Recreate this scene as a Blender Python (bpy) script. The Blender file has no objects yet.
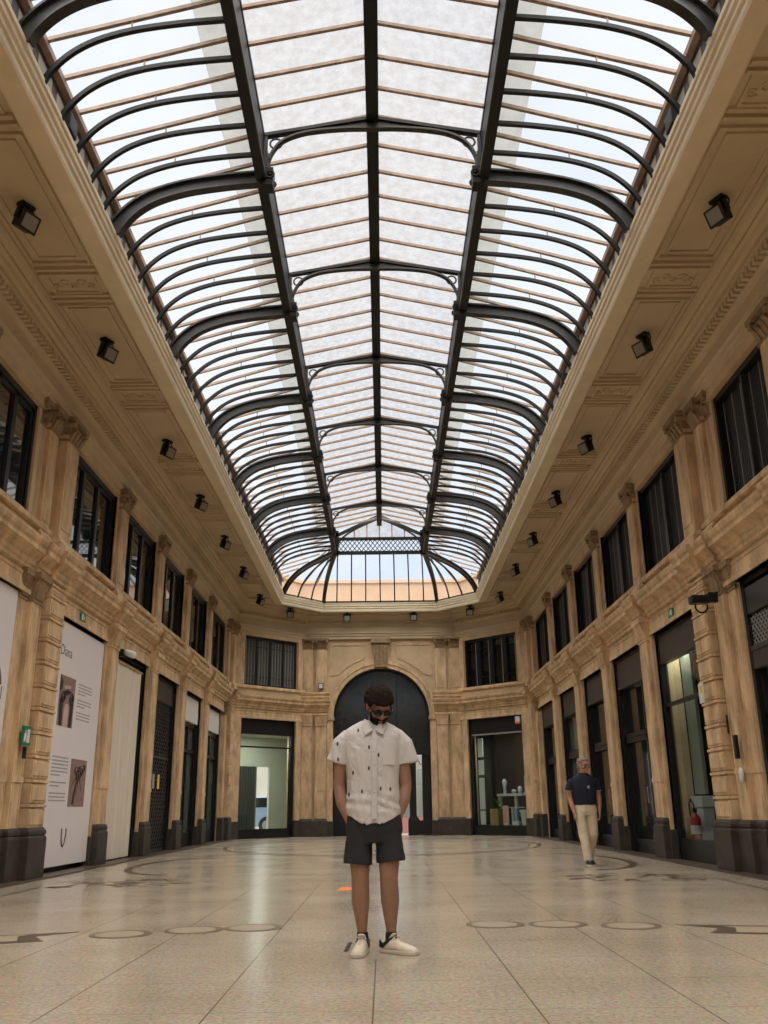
import bpy, bmesh, math, random
from mathutils import Vector, Matrix, noise
random.seed(7)
PI = math.pi; sin = math.sin; cos = math.cos
sc = bpy.context.scene
COL = sc.collection
# ------------------------------------------------------------------ materials
def nd(nt, t, **kw):
    n = nt.nodes.new(t)
    for k, v in kw.items():
        if k in n.inputs: n.inputs[k].default_value = v
        else: setattr(n, k, v)
    return n
def c4(c): return (c[0], c[1], c[2], 1.0)
def mat(name, col, rough=0.6, metal=0.0, var=0.0, scale=3.0, bump=0.0, bscale=60.0, spec=0.5, col2=None, stretch=None, emit=None):
    m = bpy.data.materials.new(name); m.use_nodes = True
    nt = m.node_tree; b = nt.nodes['Principled BSDF']
    b.inputs['Base Color'].default_value = c4(col); b.inputs['Roughness'].default_value = rough
    b.inputs['Metallic'].default_value = metal; b.inputs['Specular IOR Level'].default_value = spec
    if emit:
        b.inputs['Emission Color'].default_value = c4(emit[0]); b.inputs['Emission Strength'].default_value = emit[1]
    geo = nd(nt, 'ShaderNodeNewGeometry'); vec = geo.outputs['Position']
    if stretch:
        mp = nd(nt, 'ShaderNodeMapping'); mp.inputs['Scale'].default_value = stretch
        nt.links.new(vec, mp.inputs['Vector']); vec = mp.outputs['Vector']
    if var > 0:
        n1 = nd(nt, 'ShaderNodeTexNoise', Scale=scale, Detail=7.0, Roughness=0.65)
        nt.links.new(vec, n1.inputs['Vector'])
        r = nd(nt, 'ShaderNodeValToRGB')
        lo = [max(0, x*(1-var)) for x in col]; hi = [min(1, x*(1+var*0.8)) for x in (col2 or col)]
        r.color_ramp.elements[0].color = c4(lo); r.color_ramp.elements[0].position = 0.3
        r.color_ramp.elements[1].color = c4(hi); r.color_ramp.elements[1].position = 0.7
        nt.links.new(n1.outputs['Fac'], r.inputs['Fac']); nt.links.new(r.outputs['Color'], b.inputs['Base Color'])
    if bump > 0:
        n2 = nd(nt, 'ShaderNodeTexNoise', Scale=bscale, Detail=5.0)
        nt.links.new(vec, n2.inputs['Vector'])
        bp = nd(nt, 'ShaderNodeBump', Strength=bump, Distance=0.01)
        nt.links.new(n2.outputs['Fac'], bp.inputs['Height']); nt.links.new(bp.outputs['Normal'], b.inputs['Normal'])
    return m
def glass_mat(name, tint, rough=0.03, ior=1.5, gl=(1, 1, 1)):
    m = bpy.data.materials.new(name); m.use_nodes = True; nt = m.node_tree; nt.nodes.clear()
    o = nd(nt, 'ShaderNodeOutputMaterial'); t = nd(nt, 'ShaderNodeBsdfTransparent'); t.inputs[0].default_value = c4(tint)
    g = nd(nt, 'ShaderNodeBsdfGlossy', Roughness=rough); g.inputs['Color'].default_value = c4(gl)
    f = nd(nt, 'ShaderNodeFresnel', IOR=ior); x = nd(nt, 'ShaderNodeMixShader')
    ge = nd(nt, 'ShaderNodeNewGeometry'); inv = nd(nt, 'ShaderNodeMath', operation='SUBTRACT'); inv.inputs[0].default_value = 1.0; mu = nd(nt, 'ShaderNodeMath', operation='MULTIPLY')
    nt.links.new(ge.outputs['Backfacing'], inv.inputs[1]); nt.links.new(f.outputs[0], mu.inputs[0]); nt.links.new(inv.outputs[0], mu.inputs[1])
    nt.links.new(mu.outputs[0], x.inputs[0]); nt.links.new(t.outputs[0], x.inputs[1]); nt.links.new(g.outputs[0], x.inputs[2])
    nt.links.new(x.outputs[0], o.inputs[0]); return m
def roof_glass(name, ca, cb, scale, frost):
    m = bpy.data.materials.new(name); m.use_nodes = True; nt = m.node_tree; nt.nodes.clear()
    o = nd(nt, 'ShaderNodeOutputMaterial'); t = nd(nt, 'ShaderNodeBsdfTransparent'); s = nd(nt, 'ShaderNodeBsdfTranslucent')
    s.inputs['Color'].default_value = (0.9, 0.9, 0.88, 1)
    geo = nd(nt, 'ShaderNodeNewGeometry')
    n1 = nd(nt, 'ShaderNodeTexNoise', Scale=scale, Detail=8.0, Roughness=0.7)
    nt.links.new(geo.outputs['Position'], n1.inputs['Vector'])
    r = nd(nt, 'ShaderNodeValToRGB'); r.color_ramp.elements[0].position = 0.36; r.color_ramp.elements[1].position = 0.62
    r.color_ramp.elements[0].color = c4(ca); r.color_ramp.elements[1].color = c4(cb)
    nt.links.new(n1.outputs['Fac'], r.inputs['Fac']); nt.links.new(r.outputs['Color'], t.inputs['Color'])
    x = nd(nt, 'ShaderNodeMixShader'); x.inputs[0].default_value = frost
    nt.links.new(t.outputs[0], x.inputs[1]); nt.links.new(s.outputs[0], x.inputs[2]); nt.links.new(x.outputs[0], o.inputs[0])
    return m
M = {}
M['stone'] = mat('ochre_stone', (0.56, 0.375, 0.205), 0.75, var=0.34, scale=3.0, bump=0.25, bscale=35, stretch=(1.6, 1.6, 0.55), col2=(0.62, 0.435, 0.25))
M['plaster'] = mat('ochre_plaster', (0.53, 0.375, 0.215), 0.8, var=0.2, scale=1.2, bump=0.1, bscale=30, col2=(0.57, 0.415, 0.245))
M['soffit'] = mat('soffit_plaster', (0.55, 0.435, 0.28), 0.85, var=0.12, scale=0.9, bump=0.1, bscale=25)
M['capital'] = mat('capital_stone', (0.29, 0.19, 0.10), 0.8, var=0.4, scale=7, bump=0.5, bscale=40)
M['pedestal'] = mat('dark_plinth_stone', (0.046, 0.036, 0.025), 0.65, var=0.45, scale=5, bump=0.2, bscale=50)
M['iron'] = mat('black_iron', (0.011, 0.010, 0.009), 0.5, 0.0, var=0.3, scale=12, bump=0.15, bscale=60, spec=0.3)
M['iron_worn'] = mat('worn_iron', (0.030, 0.026, 0.022), 0.55, 0.0, var=0.45, scale=9, bump=0.2, bscale=50)
M['glazing_bar'] = mat('beige_glazing_bar', (0.42, 0.30, 0.22), 0.6, var=0.3, scale=6)
M['eave'] = mat('eave_timber', (0.30, 0.20, 0.15), 0.7, var=0.3, scale=5)
M['black'] = mat('black_frame', (0.010, 0.010, 0.011), 0.4, spec=0.4)
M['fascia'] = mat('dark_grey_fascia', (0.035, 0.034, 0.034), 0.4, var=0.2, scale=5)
M['opening_cream_lit'] = mat('lit_cream_plaster', (0.74, 0.62, 0.43), 0.8, var=0.08, scale=2.0)  # cream, made lighter in colour for the light the lip mouldings catch
M['mirror_glass'] = mat('mirroring_dark_glass', (0.010, 0.012, 0.012), 0.03, spec=1.0)
M['mirror_glass'].node_tree.nodes['Principled BSDF'].inputs['IOR'].default_value = 2.0
M['dark_glass'] = mat('dark_glass', (0.008, 0.010, 0.010), 0.04, spec=0.6)
M['green_glass'] = mat('greenish_glass', (0.085, 0.11, 0.092), 0.08, spec=0.8)
M['tympanum'] = mat('tympanum_glass', (0.014, 0.018, 0.017), 0.12, var=0.5, scale=1.5, spec=0.5)
M['clear_glass'] = glass_mat('clear_glass', (0.86, 0.9, 0.88))
M['roof_centre'] = roof_glass('stained_roof_glass', (0.74, 0.68, 0.64), (0.90, 0.87, 0.855), 7.0, 0.03)
M['roof_side'] = roof_glass('clean_roof_glass', (0.90, 0.92, 0.94), (0.95, 0.96, 0.97), 0.5, 0.03)
M['flashing'] = roof_glass('grey_flashing', (0.62, 0.60, 0.56), (0.70, 0.68, 0.64), 4.0, 0.08)
M['white'] = mat('white_paint', (0.72, 0.69, 0.66), 0.5)
M['cream_sheet'] = mat('cream_sheet', (0.66, 0.58, 0.46), 0.7, var=0.1, scale=2.0, stretch=(1, 6, 0.4))
M['poster'] = mat('poster_vinyl', (0.74, 0.68, 0.67), 0.45, var=0.03, scale=1)
M['ink'] = mat('grey_ink', (0.09, 0.085, 0.085), 0.6)
M['inkl'] = mat('light_grey_ink', (0.30, 0.28, 0.28), 0.6)
M['photo_mauve'] = mat('mauve_print', (0.27, 0.17, 0.145), 0.5, var=0.3, scale=14)
M['photo_dark'] = mat('dark_print', (0.035, 0.02, 0.02), 0.5)
M['photo_light'] = mat('pale_print', (0.55, 0.42, 0.37), 0.5, var=0.2, scale=14)
M['sign_green'] = mat('sign_green', (0.0, 0.19, 0.075), 0.4)
M['yellow'] = mat('warning_yellow', (0.75, 0.5, 0.03), 0.5)
M['red'] = mat('red_paint', (0.42, 0.02, 0.02), 0.3)
M['orange'] = mat('orange_tape', (0.85, 0.22, 0.04), 0.5)
M['slat'] = mat('grey_blind_slat', (0.045, 0.042, 0.038), 0.4)
M['mint'] = mat('mint_wall', (0.52, 0.55, 0.45), 0.7, var=0.06, scale=1)
M['corrugated'] = mat('dark_green_panel', (0.045, 0.055, 0.045), 0.5)
M['pot'] = mat('white_ceramic', (0.62, 0.64, 0.62), 0.35)
M['leaf'] = mat('plant_leaf', (0.03, 0.085, 0.02), 0.6, var=0.4, scale=25)
M['wood'] = mat('light_wood', (0.38, 0.24, 0.11), 0.6, var=0.3, scale=8, stretch=(1, 1, 6))
M['curtain'] = mat('pale_curtain', (0.32, 0.34, 0.27), 0.8, var=0.15, scale=3, stretch=(4, 4, 0.3))
M['beige_wall'] = mat('outer_beige_wall', (0.62, 0.42, 0.28), 0.85, var=0.08, scale=1.2)
M['facade'] = mat('street_facade', (0.62, 0.56, 0.47), 0.85, var=0.15, scale=0.8)
M['gate_green'] = mat('pale_green_gate', (0.42, 0.55, 0.45), 0.5)
M['pink'] = mat('pink_paint', (0.75, 0.33, 0.30), 0.6)
M['asphalt'] = mat('street_asphalt', (0.35, 0.33, 0.31), 0.9, var=0.2, scale=3)
M['car_paint'] = mat('silver_blue_paint', (0.33, 0.42, 0.58), 0.25, 0.3)
M['tyre'] = mat('tyre_rubber', (0.012, 0.012, 0.013), 0.8)
M['skin'] = mat('tanned_skin', (0.27, 0.145, 0.095), 0.5, var=0.12, scale=12)
M['skin_red'] = mat('ruddy_skin', (0.46, 0.22, 0.15), 0.5, var=0.12, scale=12)
M['hair'] = mat('dark_brown_hair', (0.016, 0.010, 0.007), 0.9, var=0.5, scale=60, bump=0.6, bscale=130, spec=0.12)
M['hair_grey'] = mat('grey_hair', (0.24, 0.18, 0.13), 0.6, var=0.3, scale=50, bump=0.5, bscale=120)
M['lens_black'] = mat('black_lens', (0.004, 0.004, 0.005), 0.15, spec=0.25)
M['navy'] = mat('navy_cotton', (0.005, 0.007, 0.022), 0.85, var=0.25, scale=20, bump=0.3, bscale=14)
M['khaki'] = mat('khaki_cotton', (0.62, 0.52, 0.36), 0.85, var=0.10, scale=12, bump=0.5, bscale=11)
M['shorts'] = mat('charcoal_cotton', (0.014, 0.014, 0.017), 0.85, var=0.25, scale=14, bump=0.5, bscale=12)
M['shoe'] = mat('cream_leather', (0.62, 0.54, 0.42), 0.5, var=0.1, scale=20)
M['sole'] = mat('off_white_rubber', (0.50, 0.46, 0.38), 0.6)
M['inlay'] = mat('dark_inlay', (0.085, 0.06, 0.04), 0.4, var=0.3, scale=6)
M['inlay_pale'] = mat('pale_inlay', (0.38, 0.315, 0.225), 0.35, var=0.15, scale=14)
M['inlay_rim'] = mat('brown_inlay', (0.15, 0.11, 0.072), 0.4, var=0.3, scale=9)
M['blind_grey'] = mat('grey_inner_blind', (0.10, 0.10, 0.092), 0.7, var=0.35, scale=4, stretch=(6, 6, 0.6))
M['eave_dark'] = mat('dark_kerb_metal', (0.07, 0.052, 0.042), 0.7, var=0.3, scale=5)
M['kerb_grey'] = mat('grey_kerb_panel', (0.30, 0.26, 0.21), 0.7, var=0.3, scale=4)
M['lens_glass'] = mat('lamp_glass', (0.27, 0.255, 0.22), 0.25)
def shirt_material():
    m = mat('printed_white_cotton', (0.70, 0.67, 0.65), 0.8, bump=0.0)
    nt = m.node_tree; b = nt.nodes['Principled BSDF']
    tc = nd(nt, 'ShaderNodeTexCoord'); sx = nd(nt, 'ShaderNodeSeparateXYZ'); cb = nd(nt, 'ShaderNodeCombineXYZ')
    nt.links.new(tc.outputs['Object'], sx.inputs[0]); nt.links.new(sx.outputs[0], cb.inputs[0]); nt.links.new(sx.outputs[2], cb.inputs[1])
    mp = nd(nt, 'ShaderNodeMapping'); mp.inputs['Scale'].default_value = (1.0, 0.5, 1.0); mp.inputs['Rotation'].default_value = (0, 0, 0.2)
    nt.links.new(cb.outputs[0], mp.inputs['Vector'])
    v = nd(nt, 'ShaderNodeTexVoronoi', Scale=10.0, Randomness=0.8); v.voronoi_dimensions = '2D'; nt.links.new(mp.outputs['Vector'], v.inputs['Vector'])
    r = nd(nt, 'ShaderNodeValToRGB'); r.color_ramp.elements[0].position = 0.062; r.color_ramp.elements[1].position = 0.082
    r.color_ramp.elements[0].color = (0.06, 0.045, 0.045, 1); r.color_ramp.elements[1].color = (0.52, 0.485, 0.465, 1)
    nt.links.new(v.outputs['Distance'], r.inputs['Fac']); nt.links.new(r.outputs['Color'], b.inputs['Base Color'])
    n2 = nd(nt, 'ShaderNodeTexNoise', Scale=9.0, Detail=3.0, Distortion=1.2); mp2 = nd(nt, 'ShaderNodeMapping'); mp2.inputs['Scale'].default_value = (1.2, 1.2, 0.8)
    nt.links.new(tc.outputs['Object'], mp2.inputs['Vector']); nt.links.new(mp2.outputs['Vector'], n2.inputs['Vector'])
    bp = nd(nt, 'ShaderNodeBump', Strength=0.55, Distance=0.03); nt.links.new(n2.outputs['Fac'], bp.inputs['Height']); nt.links.new(bp.outputs['Normal'], b.inputs['Normal'])
    return m
M['shirt'] = shirt_material(); M['shirt_plain'] = mat('plain_white_cotton', (0.52, 0.485, 0.465), 0.8, bump=0.3, bscale=10)
def floor_material():
    m = bpy.data.materials.new('polished_terrazzo'); m.use_nodes = True; nt = m.node_tree; L = nt.links.new
    b = nt.nodes['Principled BSDF']; geo = nd(nt, 'ShaderNodeNewGeometry'); P = geo.outputs['Position']
    sp = nd(nt, 'ShaderNodeSeparateXYZ'); L(P, sp.inputs[0])
    def mth(op, a, bb=None, cc=None):
        n = nd(nt, 'ShaderNodeMath', operation=op)
        for i, q in enumerate((a, bb, cc)):
            if q is None: continue
            if isinstance(q, (int, float)): n.inputs[i].default_value = q
            else: L(q, n.inputs[i])
        return n.outputs[0]
    X, Y = sp.outputs[0], sp.outputs[1]
    chips = nd(nt, 'ShaderNodeTexVoronoi', Scale=55.0); L(P, chips.inputs['Vector'])
    chips2 = nd(nt, 'ShaderNodeTexNoise', Scale=38.0, Detail=6.0, Roughness=0.8); L(P, chips2.inputs['Vector'])
    big = nd(nt, 'ShaderNodeTexNoise', Scale=0.9, Detail=4.0); L(P, big.inputs['Vector'])
    r = nd(nt, 'ShaderNodeValToRGB'); e = r.color_ramp.elements
    e[0].position = 0.30; e[0].color = (0.22, 0.18, 0.13, 1); e[1].position = 0.66; e[1].color = (0.62, 0.545, 0.43, 1)
    k = r.color_ramp.elements.new(0.46); k.color = (0.48, 0.405, 0.305, 1)
    L(chips2.outputs['Fac'], r.inputs['Fac'])
    hs = nd(nt, 'ShaderNodeMix', data_type='RGBA', blend_type='MULTIPLY'); hs.inputs['Factor'].default_value = 0.25
    L(r.outputs['Color'], hs.inputs['A']); L(chips.outputs['Color'], hs.inputs['B'])
    r2 = nd(nt, 'ShaderNodeValToRGB'); r2.color_ramp.elements[0].color = (0.86, 0.84, 0.80, 1); r2.color_ramp.elements[1].color = (1, 1, 1, 1)
    r2.color_ramp.elements[0].position = 0.35; r2.color_ramp.elements[1].position = 0.65
    L(big.outputs['Fac'], r2.inputs['Fac'])
    h2 = nd(nt, 'ShaderNodeMix', data_type='RGBA', blend_type='MULTIPLY'); h2.inputs['Factor'].default_value = 1.0
    L(hs.outputs['Result'], h2.inputs['A']); L(r2.outputs['Color'], h2.inputs['B'])
    # joints: slab lines every 0.77 m across, the middle one only in front of y = 6.25
    fx = mth('ABSOLUTE', mth('SUBTRACT', mth('FRACT', mth('ADD', mth('DIVIDE', X, 0.77), 100.5)), 0.5))
    jx = mth('LESS_THAN', fx, 0.0052)
    mid = mth('MULTIPLY', mth('LESS_THAN', mth('ABSOLUTE', X), 0.2), mth('GREATER_THAN', Y, 6.25))
    far = mth('GREATER_THAN', Y, 17.5)
    jx = mth('MULTIPLY', jx, mth('SUBTRACT', 1.0, mth('MAXIMUM', mid, far)))
    jx = mth('MULTIPLY', jx, mth('LESS_THAN', mth('ABSOLUTE', X), 2.6))
    fy = mth('ABSOLUTE', mth('SUBTRACT', mth('FRACT', mth('ADD', mth('DIVIDE', mth('SUBTRACT', Y, 5.5), 0.77), 100.5)), 0.5))
    jy = mth('MULTIPLY', mth('LESS_THAN', fy, 0.0045), 0.45)
    J = mth('MAXIMUM', mth('MULTIPLY', jx, 0.85), jy)
    h3 = nd(nt, 'ShaderNodeMix', data_type='RGBA'); L(J, h3.inputs['Factor']); L(h2.outputs['Result'], h3.inputs['A']); h3.inputs['B'].default_value = (0.10, 0.07, 0.045, 1)
    L(h3.outputs['Result'], b.inputs['Base Color'])
    rr = mth('ADD', mth('MULTIPLY', big.outputs['Fac'], 0.10), 0.16); L(rr, b.inputs['Roughness'])
    b.inputs['Specular IOR Level'].default_value = 0.5
    return m
M['floor'] = floor_material()
# ------------------------------------------------------------------ mesh collector
class MB:
    def __init__(s, T=None): s.v = []; s.f = []; s.mi = []; s.T = T; s.k = 0
    def add(s, vs, fs):
        o = len(s.v)
        for p in vs: s.v.append(tuple(s.T(*p)) if s.T else tuple(p))
        for f in fs: s.f.append([i+o for i in f]); s.mi.append(s.k)
        return s
    def box(s, a0, a1, b0, b1, c0, c1):
        return s.add([(a0,b0,c0),(a1,b0,c0),(a1,b1,c0),(a0,b1,c0),(a0,b0,c1),(a1,b0,c1),(a1,b1,c1),(a0,b1,c1)],
                     [(0,3,2,1),(4,5,6,7),(0,1,5,4),(1,2,6,5),(2,3,7,6),(3,0,4,7)])
    def frustum(s, a0, a1, b0, b1, c0, A0, A1, B0, B1, c1):
        return s.add([(a0,b0,c0),(a1,b0,c0),(a1,b1,c0),(a0,b1,c0),(A0,B0,c1),(A1,B0,c1),(A1,B1,c1),(A0,B1,c1)],
                     [(0,3,2,1),(4,5,6,7),(0,1,5,4),(1,2,6,5),(2,3,7,6),(3,0,4,7)])
    def prism(s, poly, put, d0, d1):
        n = len(poly)
        return s.add([put(a, b, d0) for a, b in poly]+[put(a, b, d1) for a, b in poly],
                     [tuple(range(n))[::-1], tuple(range(n, 2*n))]+[(i, (i+1) % n, n+(i+1) % n, n+i) for i in range(n)])
    def tube(s, pts, rad, n=8, sq=1.0, cap=True):
        pts = [Vector(p) for p in pts]; R = rad if isinstance(rad, (list, tuple)) else [rad]*len(pts)
        rings = []; up = None
        for i, p in enumerate(pts):
            t = (pts[min(i+1, len(pts)-1)]-pts[max(i-1, 0)]).normalized()
            if up is None: up = Vector((0, 0, 1)) if abs(t.z) < 0.9 else Vector((0, 1, 0))
            a = t.cross(up).normalized(); up = a.cross(t).normalized()
            r = R[i]; rx, ry = r if isinstance(r, tuple) else (r, r*sq)
            rings.append([p+a*(cos(2*PI*k/n)*rx)+up*(sin(2*PI*k/n)*ry) for k in range(n)])
        return s.loft(rings, cap)
    def loft(s, rings, cap=True):
        n = len(rings[0]); vs = [tuple(q) for r in rings for q in r]; fs = []
        for i in range(len(rings)-1):
            for k in range(n): fs.append((i*n+k, i*n+(k+1) % n, (i+1)*n+(k+1) % n, (i+1)*n+k))
        if cap: fs.append(tuple(range(n))[::-1]); fs.append(tuple((len(rings)-1)*n+k for k in range(n)))
        return s.add(vs, fs)
    def capsule(s, pts, rad, n=14):
        # tapered limb with rounded ends
        pts = [Vector(p) for p in pts]; R = list(rad)
        d0 = (pts[0]-pts[1]).normalized(); d1 = (pts[-1]-pts[-2]).normalized()
        g = lambda r: r if isinstance(r, tuple) else (r, r)
        P = []; Q = []
        for a in (1.0, 0.8, 0.45):
            m = min(g(R[0])); P.append(pts[0]+d0*m*a); k = math.sqrt(max(0.02, 1-a*a)); Q.append((g(R[0])[0]*k, g(R[0])[1]*k))
        P += pts; Q += [g(r) for r in R]
        for a in (0.45, 0.8, 1.0):
            m = min(g(R[-1])); P.append(pts[-1]+d1*m*a); k = math.sqrt(max(0.02, 1-a*a)); Q.append((g(R[-1])[0]*k, g(R[-1])[1]*k))
        return s.tube(P, Q, n)
    def ball(s, c, r, X=None, nu=14, nv=9):
        c = Vector(c); r = r if isinstance(r, tuple) else (r, r, r); vs = []; fs = []
        put = (lambda p: X @ p) if X else (lambda p: p)
        for j in range(1, nv):
            for i in range(nu):
                a = PI*j/nv; b = 2*PI*i/nu
                vs.append(put(c+Vector((r[0]*sin(a)*cos(b), r[1]*sin(a)*sin(b), r[2]*cos(a)))))
        vs.append(put(c+Vector((0, 0, r[2])))); vs.append(put(c-Vector((0, 0, r[2]))))
        for j in range(nv-2):
            for i in range(nu): fs.append((j*nu+i, (j+1)*nu+i, (j+1)*nu+(i+1) % nu, j*nu+(i+1) % nu))
        T = len(vs)-2
        for i in range(nu): fs.append((T, i, (i+1) % nu)); fs.append((T+1, (nv-2)*nu+(i+1) % nu, (nv-2)*nu+i))
        return s.add(vs, fs)
    def lathe(s, prof, c, n=20):
        return s.loft([[(c[0]+r*cos(2*PI*k/n), c[1]+r*sin(2*PI*k/n), c[2]+z) for k in range(n)] for r, z in prof])
    def torus(s, c, R, r, ax, n=24, m=8, a0=0, a1=2*PI):
        # ring in the plane spanned by ax[0], ax[1]
        c = Vector(c); A = Vector(ax[0]); B = Vector(ax[1]); N = A.cross(B); full = abs(a1-a0-2*PI) < 1e-6
        rings = []
        for i in range(n+(0 if full else 1)):
            t = a0+(a1-a0)*i/n; d = A*cos(t)+B*sin(t)
            rings.append([c+d*(R+r*cos(2*PI*k/m))+N*(r*sin(2*PI*k/m)) for k in range(m)])
        if full: rings.append(rings[0]); return s.loft(rings, False)
        return s.loft(rings)
    def bar(s, pts, side, w, t, off=0.0):
        # rectangular bar along a polyline, w across 'side', t along the normal, shifted by off
        pts = [Vector(p) for p in pts]; S = Vector(side).normalized(); rings = []
        for i, p in enumerate(pts):
            tg = (pts[min(i+1, len(pts)-1)]-pts[max(i-1, 0)]).normalized(); N = S.cross(tg).normalized()
            if N.z < -0.2 or (abs(N.z) <= 0.2 and False): N = -N
            q = p+N*off
            rings.append([q-S*w/2-N*t/2, q+S*w/2-N*t/2, q+S*w/2+N*t/2, q-S*w/2+N*t/2])
        return s.loft(rings)
    def build(s, name, m, parent=None, smooth=False, bevel=0.0, loc=None):
        me = bpy.data.meshes.new(name)
        vs = s.v if loc is None else [(p[0]-loc[0], p[1]-loc[1], p[2]-loc[2]) for p in s.v]
        me.from_pydata(vs, [], s.f)
        for q in (m if isinstance(m, (list, tuple)) else [m]): me.materials.append(M[q])
        me.polygons.foreach_set('material_index', s.mi)
        bm = bmesh.new(); bm.from_mesh(me); bmesh.ops.remove_doubles(bm, verts=bm.verts, dist=1e-6) if smooth else None
        bmesh.ops.recalc_face_normals(bm, faces=bm.faces); bm.to_mesh(me); bm.free()
        if smooth:
            for p in me.polygons: p.use_smooth = True
        o = bpy.data.objects.new(name, me); COL.objects.link(o)
        if parent: o.parent = parent; o.matrix_parent_inverse = parent.matrix_world.inverted() if loc is None else Matrix()
        if loc is not None and parent is None: o.location = loc
        if bevel:
            b = o.modifiers.new('edge', 'BEVEL'); b.width = bevel; b.segments = 2; b.limit_method = 'ANGLE'
        return o
def empty(name, loc=(0, 0, 0)):
    o = bpy.data.objects.new(name, None); COL.objects.link(o); o.location = loc; o.empty_display_size = 0.2
    o.matrix_world = Matrix.Translation(loc)
    return o
def tag(o, label=None, cat=None, group=None, kind=None):
    for k, v in (('label', label), ('category', cat), ('group', group), ('kind', kind)):
        if v: o[k] = v
    return o
def struct(o): o['kind'] = 'structure'; return o
def catmull(pts, k=6):
    pts = [Vector(p) for p in pts]; out = []
    for i in range(len(pts)-1):
        p0 = pts[max(i-1, 0)]; p1 = pts[i]; p2 = pts[i+1]; p3 = pts[min(i+2, len(pts)-1)]
        for j in range(k):
            t = j/k
            out.append(0.5*((2*p1)+(p2-p0)*t+(2*p0-5*p1+4*p2-p3)*t*t+(3*p1-p0-3*p2+p3)*t**3))
    return out+[pts[-1]]
# ------------------------------------------------------------------ frames of the five walls: (u along, n into the hall, z up)
q2 = math.sqrt(0.5)
XW, YC, YE, YS = 5.2, 31.2, 33.55, -6.0
F = dict(
    left=lambda u, n, z: (-XW+n, u, z), right=lambda u, n, z: (XW-n, u, z), far=lambda u, n, z: (u, YE-n, z),
    far_left=lambda u, n, z: (-XW+(u+n)*q2, YC+(u-n)*q2, z), far_right=lambda u, n, z: (XW-(u+n)*q2, YC+(u-n)*q2, z))
PATH = [(-XW, YS), (-XW, YC), (-2.85, YE), (2.85, YE), (XW, YC), (XW, YS)]
SEG = ['left', 'far_left', 'far', 'far_right', 'right']
LIP = [(-3.5, YS), (-3.5, 31.3), (-2.12, 32.75), (2.12, 32.75), (3.5, 31.3), (3.5, YS)]
def offset(path, n):
    nor = []
    for a, b in zip(path[:-1], path[1:]):
        d = Vector((b[0]-a[0], b[1]-a[1])).normalized(); nor.append(Vector((d.y, -d.x)))
    out = []
    for i, p in enumerate(path):
        A = nor[max(i-1, 0)]; B = nor[min(i, len(nor)-1)]
        m = (A+B)/(1+A.dot(B)); out.append((p[0]+m.x*n, p[1]+m.y*n))
    return out
def mould(mb, prof, i, path=PATH):
    # profile (n, z), a closed polygon, swept along segment i with mitred ends
    offs = [offset(path, n) for n, z in prof]
    a = [(offs[k][i][0], offs[k][i][1], prof[k][1]) for k in range(len(prof))]
    b = [(offs[k][i+1][0], offs[k][i+1][1], prof[k][1]) for k in range(len(prof))]
    T, mb.T = mb.T, None; mb.loft([a, b]); mb.T = T
    return mb
PIL = [10.2, 13.6, 17.0, 20.18, 23.26, 26.42, 30.0]
HALF = 0.31
WALL = {}
openings = {'left': [], 'right': []}
def edge_before(i): return 12.52 if i == 1 else PIL[i]-HALF
def edge_after(i): return 14.05 if i == 1 else PIL[i]+HALF
BAYS = [(edge_after(i), edge_before(i+1) if i < 5 else 29.5) for i in range(6)]
ZT, ZS, ZW0, ZW1, ZF = 3.92, 4.70, 5.03, 6.78, 6.95
CORN = [(0.10, 4.24), (0.17, 4.26), (0.17, 4.31), (0.20, 4.33), (0.20, 4.40), (0.23, 4.42), (0.27, 4.47), (0.33, 4.50), (0.33, 4.57), (0.36, 4.60), (0.38, 4.65), (0.38, 4.68), (0.12, 4.72), (0.0, 4.72), (0.0, 4.24)]
SILL = [(0.0, 4.93), (0.15, 4.93), (0.18, 4.95), (0.18, 5.02), (0.15, 5.05), (0.0, 5.05)]
FRZ = [(0.0, 3.92), (0.145, 3.92), (0.145, 3.99), (0.125, 4.0), (0.125, 4.15), (0.14, 4.16), (0.14, 4.2), (0.0, 4.2)]
UPC = [(-0.3, 6.93), (0.17, 6.93), (0.17, 7.03), (0.20, 7.04), (0.20, 7.11), (0.24, 7.13), (0.24, 7.16), (0.17, 7.18), (0.17, 7.40), (0.20, 7.41), (0.23, 7.45), (0.24, 7.46), (0.24, 7.57), (0.37, 7.58), (0.37, 7.65), (0.42, 7.67), (0.44, 7.73), (0.48, 7.75), (0.48, 7.80), (0.53, 7.83), (0.57, 7.88), (0.57, 8.02), (-0.3, 8.02)]
def ressaut(mb, prof, u0, u1, dn):
    # the moulding carried forward over a pilaster
    mb.loft([[(u0-max(n-0.17, 0)*0.45, n+(dn if n > 0 else 0), z) for n, z in prof], [(u1+max(n-0.17, 0)*0.45, n+(dn if n > 0 else 0), z) for n, z in prof]])
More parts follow.
